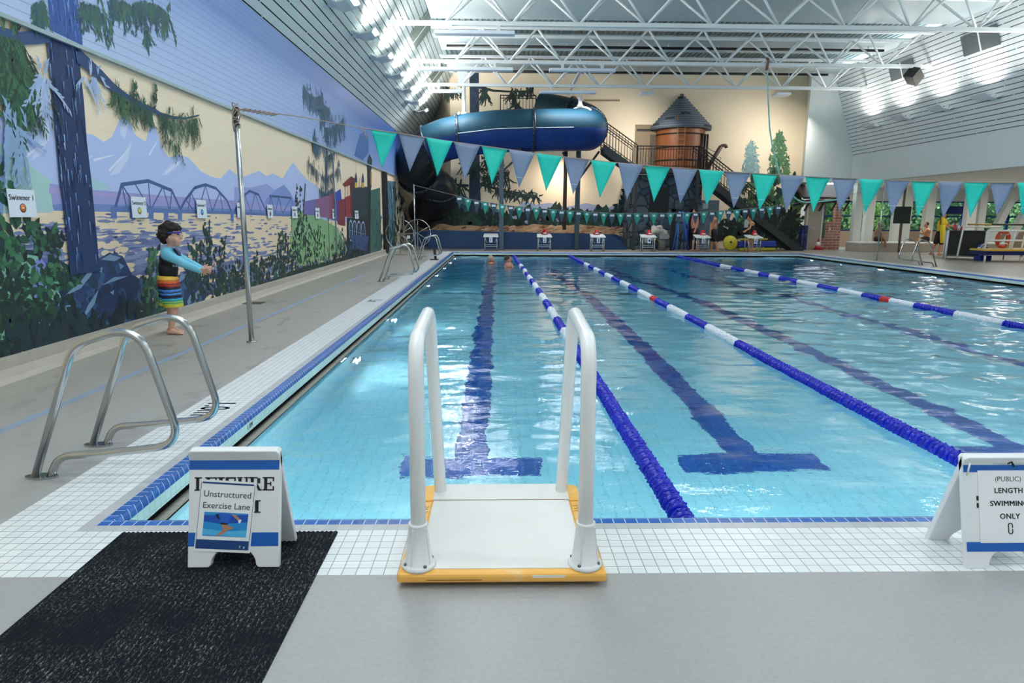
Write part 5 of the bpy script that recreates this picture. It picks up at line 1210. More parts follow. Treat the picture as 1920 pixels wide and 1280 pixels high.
# lane rope reel at the far left
f = thing('rope_reel', 'spoked steel lane rope reel on wheels in the far left corner', 'reel', (-3.3, 26, 0)); RC = [(-3.72,25.6,.80),(-3.15,26.5,.82)]
for (cx, cy, cz), r_ in zip(RC, (.55,.53)):
    b = B(); b.tube(arc((cx,cy,cz), r_, 0, 2*PI, 40, (1,-.25,0), (0,0,1)), .016, 6)
    for k in range(3): a = k*PI/3+.5; u = V((1,-.25,0)).normalized(); d = u*math.cos(a)+V((0,0,1))*math.sin(a); b.tube([V((cx,cy,cz))-d*r_, V((cx,cy,cz))+d*r_], .009, 5)
    b.build('wheel', STEEL, f)
    b = B(); b.bar((cx,cy+.03,0),(cx,cy+.03,cz),.035); b.bar((cx-.25,cy+.03,.02),(cx+.25,cy+.03,.02),.03); b.bar((cx+.28,cy+.05,.02),(cx+.05,cy+.03,cz*.8),.02); b.build('stand', STEEL, f)
b = B(); b.bar(RC[0], RC[1], .05); b.box((-3.5,25.95,.62),(-3.38,25.97,.74), 1); b.build('axle', [STEEL, WHITE], f)
b = B(); b.box((-2.3,22.78,0),(-2.02,22.98,.04)); b.bar((-2.12,22.9,.03),(-2.16,22.92,.36),.09,.06); tag(b.build('anchor_box', M('#20262c', .5)), 'small dark equipment box at the foot of the far left grab rails', 'box')
# black column and pipes on the left wall
b = B(); b.box((LXW+.01,26.2,.0),(LXW+.14,26.75,3.15)); struct(b.build('pillar', M('#101820', .5)), 'black column against the mural')
b = B(); b.tube([(LXW+.06,18.35,.35),(LXW+.06,18.35,3.05),(LXW+.06,18.1,3.12)], .022, 8); tag(b.build('conduit', M('#8fa3b4', .4)), 'thin grey conduit running up the mural through the small painted tree', 'conduit')
b = B(); b.tube([(LXW+.045,28.5,.2),(LXW+.045,28.5,2.6)], .03, 8); tag(b.build('conduit', M('#4f6a78', .4)), 'thin conduit on the dark mural beyond the black column', 'conduit')
# teal rope swag from the middle truss
RP_ = M('#9fd8cf', .6); pts = [(1438,122),(1440,180),(1443,240),(1449,280),(1456,305),(1462,330),(1480,360),(1500,380),(1535,378),(1578,373)]
P = [ay(a, c_, 24.5) for a, c_ in pts]; P[0].z = CZ+.05
f = thing('hanging_rope', 'pale teal rope hanging from the middle truss and swagged to the right', 'rope', P[0])
b = B(); b.tube(smooth_path(P, .8), .028, 8); b.build('rope', RP_, f)
b = B(); b.tube([P[0]+V((-.02,.0,.16)), P[0]+V((.03,-.02,.05)), P[0]+V((0,0,-.25))], .05, 8); b.build('clamp', M('#7a5a4a', .5), f)
b = B(); q = P[-1]
for k in range(6): b.tube([q, q+V((math.cos(k)*.16, -.02, math.sin(k*1.3)*.16))], .03, 6)
b.build('knot', RP_, f)
# ---- right side: booth, columns, spa ledge
s = NT('brick', .7); br = s.n('ShaderNodeTexBrick'); br.inputs['Scale'].default_value = 1.; br.inputs['Brick Width'].default_value = .42; br.inputs['Row Height'].default_value = .13; br.inputs['Mortar Size'].default_value = .012
x, y, z = s.xyz(); cb = s.n('ShaderNodeCombineXYZ'); s.l(s.ma('ADD', x, y), cb.inputs[0]); s.l(z, cb.inputs[1]); s.l(cb.outputs[0], br.inputs['Vector']); br.inputs['Color1'].default_value = lin('#a5685a'); br.inputs['Color2'].default_value = lin('#c08a78'); br.inputs['Mortar'].default_value = lin('#d8c6b8'); s.col(br.outputs[0]); BRK = s.m
f = thing('ticket_booth', 'brick booth with a dark wooden roof in the far right corner', 'booth', (16, 32.5, 0))
def bx(y, xa, xb, ya, yb): p, q = ay(xa, ya, y), ay(xb, yb, y); return (p.x, q.z, q.x, p.z)
x0,z0,x1,z1 = bx(32.2,1545,1572,415,470); b = B(); b.box((x0-.25,32.2,0),(x1-.0,32.6,z1)); b.box((x1-.28,32.2,z1),(x1,32.5,2.35)); b.box((x0-.28,32.2,z1),(x0-.02,32.5,2.35)); b.build('brick_wall', BRK, f)
x0,z0,x1,z1 = bx(32.,1516,1536,378,468); b = B(); b.box((x0,32.,0),(x1,32.2,z1+.1), 0); b.box((x0-.04,31.97,0),(x0+.03,32.2,z1+.1), 1); b.box((x1-.03,31.97,0),(x1+.04,32.2,z1+.1), 1); b.tube(smooth_path([(x0+.2,31.96,.7),(x0+.22,31.94,1.05),(x0+.36,31.94,1.05),(x0+.36,31.96,.8)], .06), .012, 6, 1); b.build('door_panel', [M('#b9ac9c', .5), M('#e2ddd4', .5)], f)
x0,z0,x1,z1 = bx(32.1,1497,1582,352,384); b = B(); b.prism([(x0+.05,31.6,z0+.25),(x1,31.6,z0+.25),(x1-.1,32.9,z1+.1),(x0+.1,32.9,z1+.1)], (0,0,.1)); b.build('roof', M('#3a2c26', .6), f)
b = B()
for xx in (x0+.2, x0+.9, x1-.8, x1-.2): b.bar((xx,31.7,z0-.3),(xx+.25,31.7,z0+.2),.08)
b.box((x0,31.65,z0+.08),(x1,31.75,z0+.2)); b.build('roof_brackets', M('#2c211d', .6), f)
x0,z0,x1,z1 = bx(31.9,1538,1549,417,447); b = B(); b.box((x0,32.1,z0),(x1,32.18,z1)); b.build('green_board', M('#4f6a5c', .6), f)
x0,z0,x1,z1 = bx(32.15,1553,1563,414,423); b = B(); b.lathe([(.11,0),(.12,.02),(.09,.27),(.06,.28)], ((x0+x1)/2,32.3,z1-.55), 14); tag(b.build('paper_roll', M('#e2ded6', .6)), 'white roll standing on the brick booth counter', 'roll').location.z = .08
cp = az(1524, 466.5); cp = V((15.35,32.0-.35,0)); f = thing('traffic_cone', 'red traffic cone with a white band before the booth door', 'cone', cp)
b = B(); b.box(cp+V((-.2,-.2,0)), cp+V((.2,.2,.04)), 0); b.lathe([(.16,.04),(.115,.2)], cp, 20, 0); b.lathe([(.115,.2),(.065,.38)], cp, 20, 1); b.lathe([(.065,.38),(.03,.5),(1e-6,.5)], cp, 20, 0); b.build('cone_body', [M('#b0242a', .45), M('#ecebe8', .4)], f)
b = B(); q = ay(1509, 440, 31.6); b.box((q.x-.16,31.62,.15),(q.x+.14,31.86,1.3)); b.box((q.x-.14,31.6,.8),(q.x+.12,31.62,.9), 1); tag(b.build('storage_bin', [M('#1b2f78', .5), M('#3a56b0', .5)]), 'tall dark blue bin between the stairs and the booth', 'bin').location.z = -.15
COLW = M('#dde2dc', .5)
for k, (xa, xb, Y) in enumerate(((1600,1614,31.4),(1622,1637,32.6),(1675,1686,33.),(1694,1706,33.4),(1733,1749,33.2),(1810,1827,32.2),(1832,1845,33.0))):
    p, q = ay(xa, 430, Y).x, ay(xb, 430, Y).x
    b = B(); b.box((p,Y,0),(q,Y+.32,3.1)); struct(b.build('pillar', COLW), 'white square column in the spa corner')
for xa, xb in ((1850,1892),(1885,1935)):
    p0, p1 = ay(xa, 440, 33.5), ay(xb, 330, 33.5); b = B(); b.bar((p0.x,33.5,0.),(p1.x+.5,33.5,3.05),.34,.3); struct(b.build('pillar', COLW), 'white slanting column in the spa corner')
b = B(); b.box((16.5,30.0,0),(23.4,31.3,.36), 0); b.box((16.5,29.96,.36),(23.4,31.3,.42), 1); tag(b.build('spa_ledge', [M('#b3aca0', .6), M('#e6e6e2', .5)], None, bev=.015), 'low spa ledge with a white top where two men sit', 'ledge', kind='structure')
b = B(); q0, q1 = ay(1679, 387, 29.4), ay(1706, 419, 29.4); b.box((q0.x,29.4,q1.z),(q1.x,29.46,q0.z)); b2 = tag(b.build('board', M('#102824', .5)), 'dark green board hung on a pole above the spa ledge', 'board')
b = B(); q = ay(1684, 470, 29.55); b.tube([(q.x,29.52,0),(q.x,29.52,3.09)], .05, 10); tag(b.build('pole', M('#6a5a50', .5)), 'brown pole holding the dark green board', 'pole')
# ---- lifeguard carts at the right edge
f = thing('equipment_cart', 'black sided equipment cart with white corner posts near the right edge', 'cart', (16.93, 24.8, 0)); f.rotation_euler.z = -.52
X_, Y_ = 16.93, 24.8
b = B(); b.box((X_+.04,Y_+.03,.10),(X_+1.16,Y_+.8,1.02), 0); b.build('black_panel', M('#0d1210', .5), f)
for xx, yy in ((X_,Y_),(X_+1.2,Y_),(X_,Y_+.83),(X_+1.2,Y_+.83)):
    b = B(); b.tube([(xx,yy,.0),(xx,yy,1.06)], .04, 8); b.build('post', WHITE, f)
b = B(); b.box((X_-.03,Y_-.03,1.03),(X_+1.23,Y_+.86,1.06)); b.build('top_shelf', M('#3a3f3e', .5), f)
b = B(); b.tube([(X_,Y_-.02,.14),(X_+1.2,Y_-.02,.10)], .02, 6); b.build('bottom_rail', M('#5f7a70', .4), f)
for px_, h, c, lab in ((1791,.26,'#c23a5a','pink water bottle on the black cart'),(1797,.20,'#cfd8d2','pale bottle on the black cart beside the pink one'),(1804,.15,'#d03a3a','red cup on the black cart')):
    p = ay(px_, 428, 24.82); b = B(); b.lathe([(.055,0),(.06,.02),(.06,h*.7),(.03,h*.82),(.03,h),(1e-6,h)], (p.x,24.82,1.062), 12); tag(b.build('bottle', M(c, .35)), lab, 'bottle', 'things on the cart top')
f = thing('frame_cart', 'white tube frame cart with a yellow topped bench at the right edge', 'cart', (19, 23.3, 0))
X0 = ay(1842, 470, 23.2).x
b = B()
for xa in (X0+.22, X0+1.18, X0+1.55, X0+2.5):
    b.tube([(xa-.08,23.3,.42),(xa,23.3,1.08)], .035, 8)
for za in (.74, 1.08): b.tube([(X0+.18,23.3,za),(X0+2.55,23.3,za)], .032, 8)
b.build('side_frame', WHITE, f)
b = B(); b.box((X0-.02,23.0,.24),(X0+2.8,23.8,.38), 0); b.box((X0-.02,22.98,.38),(X0+2.8,23.82,.44), 1); b.build('bench', [M('#15205c', .5), M('#d8b44a', .5)], f)
for xa in (X0+.05, X0+1.35, X0+2.6):
    b = B(); b.tube([(xa,23.1,0),(xa,23.1,.26)], .035, 8); b.build('leg', WHITE, f)
b = B(); b.tube([(X0-.32,24.0,.08),(X0-.22,24.0,1.2),(X0+1.1,24.0,1.2)], .035, 8); b.build('rear_frame', WHITE, f)
c0 = ay(1882, 452, 23.5); f = thing('lifebuoy', 'orange lifebuoy ring hanging inside the white frame cart', 'lifebuoy', c0)
b = B(); b.tube(arc((c0.x,23.55,.78), .27, 0, 2*PI, 40, (1,.3,0), (0,0,1)), .062, 12, closed=False); b.build('ring', M('#c8482a', .45), f)
b = B()
for a in (.8, 2.4, 3.9, 5.5): u = V((1,.3,0)).normalized(); p = V((c0.x,23.55,.78))+(u*math.cos(a)+V((0,0,1))*math.sin(a))*.27; b.ball(p, .068, 10)
b.build('strap', M('#e8e2da', .5), f)
c0 = ay(1841, 468, 24.0); b = B()
for k in range(5): b.tube(arc((c0.x+.05*k,24.0,.35), .22, .3+.5*k, 2.4+.5*k, 10, (1,.2,0), (0,0,1)), .05, 8, k % 2)
b.box((c0.x-.15,23.8,.02),(c0.x+.25,24.15,.2), 0); tag(b.build('tube_bundle', [M('#1c3f9e', .5), M('#cfd8e6', .5)]), 'bundle of blue and white foam tubes between the two carts', 'foam tubes').location.z = -.02
p0, p1 = ay(1815, 420.5, 24.35), ay(1960, 421.5, 24.35); b = B(); b.tube([p0, p0.lerp(p1,.3)], .03, 8, 1); b.tube([p0.lerp(p1,.3), p1], .03, 8, 0); f = tag(b.build('rescue_pole', [M('#3a3f36', .5), M('#b89a4a', .5)]), 'long thin rescue pole lying level above the carts', 'pole')
b = B(); b.tube([(p0.x+1.5,24.35,0),(p0.x+1.5,24.35,p0.z)], .02, 6); b.tube([(p1.x-.6,24.35,0),(p1.x-.6,24.35,p1.z)], .02, 6); ch = b.build('rest', M('#5a5f5c', .5)); ch.parent = f
p = ay(1878, 400, 31.5); b = B(); b.box((p.x-.7,34.8,1.75),(p.x+1.3,34.85,2.15)); b.tube([(p.x-.5,34.82,2.15),(p.x-.5,34.82,3.1)], .015, 5); b.tube([(p.x+1.1,34.82,2.15),(p.x+1.1,34.82,3.1)], .015, 5); tag(b.build('blue_banner', M('#12226e', .5)), 'dark blue banner seen between the slanting columns', 'banner')
# ---- trees outside the windows
rt = random.Random(5)
for k, (tx, ty, tz, r_, c1, c2, lab) in enumerate(((17.4,39.3,1.7,1.02,'#4f8a4a','#86b36a','light green bush outside the left spa window'),(19.6,40.6,2,1.05,'#3f7a3e','#7aa860','bright green tree outside the second spa window pane'),(21.8,39.3,1.6,1,'#5f9a52','#a2c878','yellow green bush outside the window behind the green board'),(24.1,40.6,1.9,1.1,'#4a7f5a','#8ab890','pale green tree outside the window by the lifeguard'),(26.8,39.4,1.8,1.2,'#3f6f4a','#79a878','green tree outside the window behind the carts'),(29.9,40.4,1.8,1.3,'#4a8558','#8cbc80','green tree outside the rightmost window'))):
    f = thing('tree', lab, 'tree', (tx, ty, 0), 'trees outside the windows')
    b = B(); b.tube([(tx,ty,0),(tx+.05,ty,tz*.6),(tx,ty,tz)], [.14,.11,.06], 8); b.build('trunk', M('#4a3f34', .8), f)
    b = B(); b.ball((tx,ty+.2,tz), r_*.72, 14, 0)
    for q in range(1100):
        v = V((rt.gauss(0,1), rt.gauss(0,1), rt.gauss(0,1))).normalized()*r_*rt.uniform(.6,1.02); c = V((tx,ty,tz))+V((v.x*1.03,v.y*.7,v.z*1.25)); a = V((rt.gauss(0,1),rt.gauss(0,1),rt.gauss(0,1))).normalized(); a2 = a.cross(V((rt.random(),rt.random(),1))).normalized()
        L = rt.uniform(.08,.17); b.face([c-a*L, c+a2*L*.5, c+a*L, c-a2*L*.5], 1+(q % 2))
    b.build('crown', [M('#2c4f30', .8), M(c1, .7), M(c2, .7)], f)
b = B(); b.box((13,42.2,-.5),(40,43,3.6), 0)
for q in range(5200):
    c = V((rt.uniform(13,40), rt.uniform(41.9,42.2), rt.uniform(-.4,3.9))); a = V((rt.gauss(0,1),rt.gauss(0,.5),rt.gauss(0,1))).normalized(); a2 = a.cross(V((rt.random()*.5,1,.1))).normalized(); L = rt.uniform(.1,.2)
    b.face([c-a*L, c+a2*L*.5, c+a*L, c-a2*L*.5], 1+(q % 3))
tag(b.build('hedge', [M('#24422a', .8), M('#3f7040', .7), M('#5f9455', .7), M('#7fae78', .7)]), 'tall leafy hedge behind the trees outside the windows', 'hedge')
b = B(); b.box((DX0-20,AY+.3,-.6),(DX1+30,AY+40,-.5)); struct(b.build('ground_outside', M('#6f8a5a', .9)))
# ================================================================ PEOPLE
def blob(name, mats, parent, segs, vox, it=3, mat_fn=None):
    "one continuous closed body grown from tapered limbs"
    b = B()
    for sg in segs:
        if sg[0] == 't':
            pts, rr = [V(p) for p in sg[1]], sg[2]; rr = rr if isinstance(rr, (list,tuple)) else [rr]*len(pts)
            b.tube(pts, rr, 14)
            for p, r_ in zip(pts, rr): b.ball(p, r_*1.0, 12)
        else: b.ball(sg[1], 1., 18, 0, sg[2], sg[3] if len(sg) > 3 else None)
    o = b.build(name, mats, parent)
    md = o.modifiers.new('r', 'REMESH'); md.mode = 'VOXEL'; md.voxel_size = vox; md.use_smooth_shade = True
    if it: m2 = o.modifiers.new('s', 'SMOOTH'); m2.factor = .5; m2.iterations = it
    dg = bpy.context.evaluated_depsgraph_get(); dg.update(); me = bpy.data.meshes.new_from_object(o.evaluated_get(dg)); o.modifiers.clear()
    old = o.data; o.data = me; bpy.data.meshes.remove(old); me.materials.clear()
    for m_ in (mats if isinstance(mats, (list,tuple)) else [mats]): me.materials.append(m_)
    org = ORG.get(parent.name, V())
    for p in me.polygons:
        p.use_smooth = True
        if mat_fn: p.material_index = mat_fn(p.center+org)
        else: p.material_index = 0
    return o
def mid(a, b_, t=.5): return V(a).lerp(V(b_), t)
# --- the boy
BY = 8.24
def bp(x, y, d=0.): p = ay(x, y, BY+d); return p
f = thing('person', 'boy with dark curly hair, goggles, blue sleeved swim shirt and striped shorts reaching forward', 'person', (bp(322,600).x, BY, 0))
SKB = NT('boy_skin', .5); n1 = SKB.noise(30, 3); SKB.col(SKB.mix(n1, '#d2a08a', '#dcae98')); SKB = SKB.m; LIP = M('#8c3a3a', .5)
hc = bp(323.5, 442); neck0 = bp(318, 474); neck1 = bp(320, 459)
def hand(segs, w_, d, palmn, L=.135, curl=.15):
    "palm with four fingers and a thumb"
    d = V(d).normalized(); n_ = V(palmn); n_ = (n_-d*n_.dot(d)).normalized(); sd = d.cross(n_)
    for k in range(5): segs.append(('t', [w_+sd*(-.024+.012*k)-d*.01, w_+sd*(-.026+.013*k)+d*L*.48], [.013,.012]))
    for k, fl in enumerate((.42,.50,.47,.37)):
        base = w_+sd*(-.0285+.019*k)+d*L*.46; m1 = base+d*L*fl*.5-n_*L*fl*curl*.2+sd*(k-1.5)*.002; m2 = base+d*L*fl-n_*L*fl*curl*.7+sd*(k-1.5)*.005
        segs.append(('t', [base, m1, m2], [.0085,.008,.0068]))
    tb = w_-sd*.022+d*L*.12; segs.append(('t', [tb, tb-sd*.024+d*.02, tb-sd*.036+d*.05], [.0115,.0095,.008]))
body = [('t', [neck0, neck1, bp(321,450)], [.045,.042,.05])]
body += [('e', hc, (.098,.080,.118)), ('e', bp(330,452), (.060,.058,.062)), ('e', bp(333,458.5), (.032,.034,.022)), ('t', [bp(338.5,440), bp(341.2,446.2), bp(338.5,447.2)], [.010,.0125,.012]),
    ('t', [bp(336.5,450.8,-.014), bp(338.3,451.2), bp(336.5,450.8,.014)], [.008,.009,.008]), ('t', [bp(335,455.6,-.012), bp(336.6,455.9), bp(335,455.6,.012)], [.008,.009,.008]),
    ('t', [bp(337,438.6,-.035), bp(338.6,438.2), bp(337,438.6,.035)], [.012,.012,.012]), ('e', bp(329,450,-.05), (.034,.02,.03)), ('e', bp(317.5,446.5,-.078), (.016,.012,.028)), ('e', bp(317.5,446.5,.078), (.016,.012,.028))]
sh = bp(311,476,-.105); el = bp(344,494,-.12); wr = bp(375,507.5,-.10); fsh = bp(320,474,.11); fel = bp(352,491,.10); fwr = bp(379,504,.05)
body += [('t', [wr-(wr-el).normalized()*.08, wr], [.03,.024]), ('t', [fwr-(fwr-fel).normalized()*.08, fwr], [.03,.024])]
hand(body, wr, (.97,.12,.0), (0.1,.9,.5)); hand(body, fwr, (.97,-.05,.02), (0,-.9,.4))
hipn, knn, ank = bp(324,556,-.075), bp(325.5,586,-.06), bp(320.5,614,-.05)
hipf, knf, ankf = bp(318,556,.075), bp(322,586,.08), bp(321.5,612,.09)
for h_, k_, a_ in ((hipn,knn,ank),(hipf,knf,ankf)):
    a_ = V((a_.x, a_.y, .075)); cal = mid(k_, a_, .3)+V((-.018,0,0))
    body.append(('t', [h_, mid(h_,k_), k_, cal, mid(k_,a_,.7), a_], [.075,.066,.050,.050,.038,.032]))
    body.append(('t', [a_+V((-.03,0,-.043)), a_+V((.03,-.01,-.04)), a_+V((.10,-.025,-.052)), a_+V((.145,-.03,-.058))], [.031,.034,.026,.016]))
    for t_ in range(5): body.append(('t', [a_+V((.12,-.055+.016*t_,-.058)), a_+V((.168-.006*t_,-.062+.017*t_,-.062))], [.012,.0105]))
bo = blob('body', [SKB, LIP], f, body, .0062, 3)
s = NT('shirt_cyan', .55); n1 = s.noise(9, 4, (1,1,2)); s.col(s.mix(n1, '#62b9d8', '#84d0e6')); s.bump(n1, .4, .03); CY = s.m; BLK = M('#07080c', .6)
chest = bp(318,486); waist = bp(316,523)
tor = [('t', [bp(319.5,466), bp(318,474), bp(317,484), bp(316.5,500), bp(315.5,522)], [.05,.085,.112,.108,.105]), ('t', [sh+V((.03,.03,0)), fsh+V((.0,-.03,0))], [.068,.068]), ('e', bp(320,489), (.105,.125,.11)), ('e', bp(315,505), (.108,.122,.13))]
def torso_m(c):
    p = c-V((chest.x, BY, 0)); zt = bp(318,479).z
    return 0 if c.z > zt+ (.10*(abs(c.x-chest.x)/.1)**2 if c.x < chest.x else -.02) else 1
to = blob('swim_shirt', [CY, BLK], f, tor, .009, 4, torso_m)
sl = [('t', [sh+V((-.005,.02,.015)), sh+V((.01,0,-.01)), mid(sh,el,.5), el, mid(el,wr,.45), wr-(wr-el).normalized()*.012], [.066,.072,.060,.052,.047,.037])]
blob('sleeve', CY, f, sl, .008, 3)
sl = [('t', [fsh+V((0,-.02,.01)), fsh, mid(fsh,fel), fel, mid(fel,fwr,.5), fwr-(fwr-fel).normalized()*.012], [.06,.066,.056,.05,.045,.036])]
blob('sleeve', CY, f, sl, .008, 3)
b = B(); q = bp(331.5,472,-.118); 
b.prism([bp(323,465.5,-.10),bp(328,466.5,-.105),bp(333.5,472.5,-.11),bp(336,480.5,-.118),bp(333,479,-.118),bp(329,474,-.114)], (0,.06,0)); b.build('shoulder_patch', M('#101c4c', .5), f)
text('SURF', 'shirt_lettering', M('#9fb4c8', .5), f, bp(329.5,498.5,-.135), facing((1,.15,-.05),(0,0,1)), .034, .0006)
s = NT('striped_shorts', .6); x, y, z = s.xyz(); zt, zb = bp(315,520).z, bp(320,573).z; g = s.n('ShaderNodeMapRange'); 
wv = s.ma('ADD', z, s.ma('MULTIPLY', s.noise(9, 2), .03)); s.l(s.ma('ADD', wv, ORG[f.name].z), g.inputs[0]); g.inputs[1].default_value = zb+.015; g.inputs[2].default_value = zt+.015
ST_ = [(0,'#d9cf4a'),(.07,'#b9cc4e'),(.12,'#4fa06a'),(.16,'#9fcf5a'),(.20,'#2f8f8a'),(.25,'#3fb0d0'),(.30,'#123a6a'),(.34,'#0a0a10'),(.41,'#2f6fc4'),(.45,'#5aa6e0'),(.49,'#0c1430'),(.53,'#2a6cc8'),(.57,'#4f94d8'),(.61,'#101430'),(.67,'#120a10'),(.70,'#7a1c1c'),(.74,'#b8321e'),(.79,'#5a1210'),(.82,'#d4552a'),(.86,'#e0762e'),(.90,'#8a3a14'),(.92,'#efa83a'),(.96,'#f0c04a')]
s.col(s.ramp(g.outputs[0], ST_, 'CONSTANT')); SHT = s.m
shr = [('t', [bp(314,519.5), bp(316,530), bp(318,545)], [.118,.128,.13]), ('t', [bp(315,530,-.05), bp(321,550,-.065), bp(325,571.5,-.07)], [.11,.118,.118]), ('t', [bp(314,530,.05), bp(316,550,.07), bp(315,570,.08)], [.11,.112,.11])]
so = blob('shorts', SHT, f, shr, .009, 3); 
# flatten hem and waist
me = so.data; o_ = ORG[f.name]
for v in me.vertices:
    zz = v.co.z
    if zz < zb-.0: v.co.z = zb-(zb-zz)*.12
    if zz > zt+.02: v.co.z = zt+.02+(zz-zt-.02)*.15
hr = random.Random(8); hair = []
for k in range(260):
    th = hr.uniform(0, 2*PI); ph = hr.uniform(-.55, PI/2); d = V((math.cos(ph)*math.cos(th), math.cos(ph)*math.sin(th), math.sin(ph)))
    if d.x > .35 and d.z < .45: continue
    if d.x > -.15 and d.z < .05: continue
    c = bp(319,440)+V((d.x*.108, d.y*.095, d.z*.118)); r_ = hr.uniform(.016,.030); c = c+d*hr.uniform(-.01,.032)
    hair.append(('e', c, (r_, r_, r_)))
hair += [('e', bp(318,437), (.105,.09,.10)), ('e', bp(308,447), (.055,.075,.07))]
blob('hair', M('#231812', .75), f, hair, .0085, 1)
b = B(); b.tube([hc+V((.118*math.cos(a)-.018, .104*math.sin(a), .036+.008*math.cos(a))) for a in [PI*2*k/36 for k in range(36)]], .0085, 8, 0, closed=True)
for dy in (-.036, .036):
    b.ball(bp(335.5,437.2)+V((.006,dy,0)), .022, 12, 1, (.5,1.15,.75))
b.build('goggles', [M('#2b2fa0', .35), M('#4a4fd0', .15)], f)
b = B()
for dy, xx in ((-.038,335.3),(.038,335.3)): b.ball(bp(xx,443)+V((.006,dy,0)), .0115, 10, 0, (.6,1,.6)); b.ball(bp(xx,443)+V((.013,dy,0)), .006, 8, 1, (.5,1,1))
b.build('eye', [M('#e8e4e0', .3), M('#2a1c16', .3)], f)
b = B(); b.ball(bp(337.2,453.4), .013, 10, 0, (.9,1.3,.55)); b.build('mouth', M('#3a1414', .5), f)
b = B(); 
for dy in (-.036,.036): b.tube([bp(335.5,440.3)+V((.0,dy-.012,0)), bp(337,439.9)+V((.006,dy,0))], .004, 5)
b.build('eyebrow', M('#2a1c16', .7), f)

# --- generic distant figure in photo coordinates
def figure(lab, Y, J, skin, hairc, garments, feet=None, face=1, sc_=1., hb=None, wet=None):
    p = lambda k: ay(J[k][0], J[k][1], Y+(J[k][2] if len(J[k]) > 2 else 0))
    f = thing('person', lab, 'person', (p('hip').x, Y, 0 if feet else p('hip').z-.1))
    h, n_, ch, hip = p('head'), p('neck'), p('chest'), p('hip'); r_ = .092*sc_
    sg = [('e', h, (r_*1.02, r_*.86, r_*1.25)), ('e', h+V((face*r_*.35,0,-r_*.7)), (r_*.62,r_*.6,r_*.6)), ('t', [h+V((face*r_*.95,0,-.01)), h+V((face*r_*1.12,0,-.035))], [.012,.016]),
        ('e', h+V((-face*.005,r_*.86,-.02)), (.018,.012,.03)), ('e', h+V((-face*.005,-r_*.86,-.02)), (.018,.012,.03)), ('t', [h+V((-.01*face,0,-.06)), n_], [.052*sc_,.055*sc_]),
        ('t', [n_, mid(n_,ch,.5), ch, mid(ch,hip), hip], [.06*sc_,.12*sc_,.135*sc_,.12*sc_,.125*sc_]), ('e', mid(n_,ch,.6), (.12*sc_,.19*sc_,.12*sc_)), ('e', hip, (.13*sc_,.165*sc_,.12*sc_)), ('e', mid(ch,hip), (.12*sc_,.15*sc_,.17*sc_))]
    for s_ in ('a', 'b'):
        if s_+'sh' in J:
            a, e_, w_ = p(s_+'sh'), p(s_+'el'), p(s_+'wr'); d = (w_-e_).normalized()
            sg.append(('t', [a, mid(a,e_), e_, mid(e_,w_,.4), w_], [.058*sc_,.05*sc_,.042*sc_,.041*sc_,.028*sc_]))
            hd = []; hand(hd, w_, d, (0,-1,.3), .17*sc_, .4); sg += [(q[0], q[1], [max(x_, .011) for x_ in q[2]]) for q in hd]
        if s_+'kn' in J:
            hh = hip+V((0, -.085 if s_ == 'a' else .085, -.03)); k_, an = p(s_+'kn'), p(s_+'an')
            sg.append(('t', [hh, mid(hh,k_), k_, mid(k_,an,.35)+V((-face*.012,0,0)), an], [.095*sc_,.08*sc_,.058*sc_,.056*sc_,.036*sc_]))
            if feet: an = V((an.x, an.y, .09)); sg += [('t', [p(s_+'an'), an], [.038,.036]), ('t', [an+V((-face*.05,0,-.05)), an+V((face*.03,0,-.045)), an+V((face*.16,0,-.065))], [.036,.038,.024])]
    blob('body', skin, f, sg, .013, 3)
    if hairc:
        hs = [('e', h+V((-face*r_*.22,0,r_*.32)), (r_*1.0,r_*.95,r_*1.08))]
        if hb: hs += [('e', h+V((-face*r_*1.2,0,r_*.1)), (r_*.5,r_*.5,r_*.5))]
        blob('hair', M(hairc, .8), f, hs, .013, 1)
    for nm, mat, segs in garments(p, hip, ch, n_): blob(nm, mat, f, segs, .014, 2)
    return f
BLKS = M('#0b0c10', .6)
def trunks(p, hip, ch, n_, mat=BLKS, L=.85):
    sg = [('e', hip+V((0,0,.01)), (.148,.182,.13))]
    for s_ in ('a', 'b'):
        if s_+'kn' in CUR:
            hh = hip+V((0, -.085 if s_ == 'a' else .085, -.03)); k_ = p(s_+'kn'); sg.append(('t', [hh, mid(hh,k_,L*.5), mid(hh,k_,L)], [.115,.108,.10]))
    return [('shorts', mat, sg)]
SK3 = M('#c9866e', .5); SK4 = M('#c98f68', .5); SK5 = M('#b98a66', .5); SK6 = M('#9a7050', .5)
CUR = dict(head=(1303,396.5), neck=(1303.5,403), chest=(1304,411), hip=(1303,431), ash=(1307,405,-.16), ael=(1309,417,-.2), awr=(1304,430,-.25), bsh=(1300,405,.17), bel=(1297,417,.2), bwr=(1298,428,.2), akn=(1300,450,-.09), aan=(1299,467,-.09), bkn=(1306,450,.09), ban=(1309,467,.09))
figure('shirtless man in dark trunks walking behind starting block 5', 30.0, CUR, SK3, '#15100e', lambda *a: trunks(*a), True, -1)
CUR = dict(head=(1337.5,401), neck=(1338.5,408), chest=(1339,415), hip=(1338,433), ash=(1336,410,-.17), ael=(1333,424,-.2), awr=(1331.5,438,-.2), bsh=(1342,410,.17), bel=(1343,423,.2), bwr=(1341,436,.2), akn=(1341,452,-.09), aan=(1345,469,-.09), bkn=(1335,452,.09), ban=(1333,468,.09))
figure('shirtless man in long black shorts stepping right behind starting block 5', 29.75, CUR, SK4, '#1a120e', lambda *a: trunks(*a), True, -1)
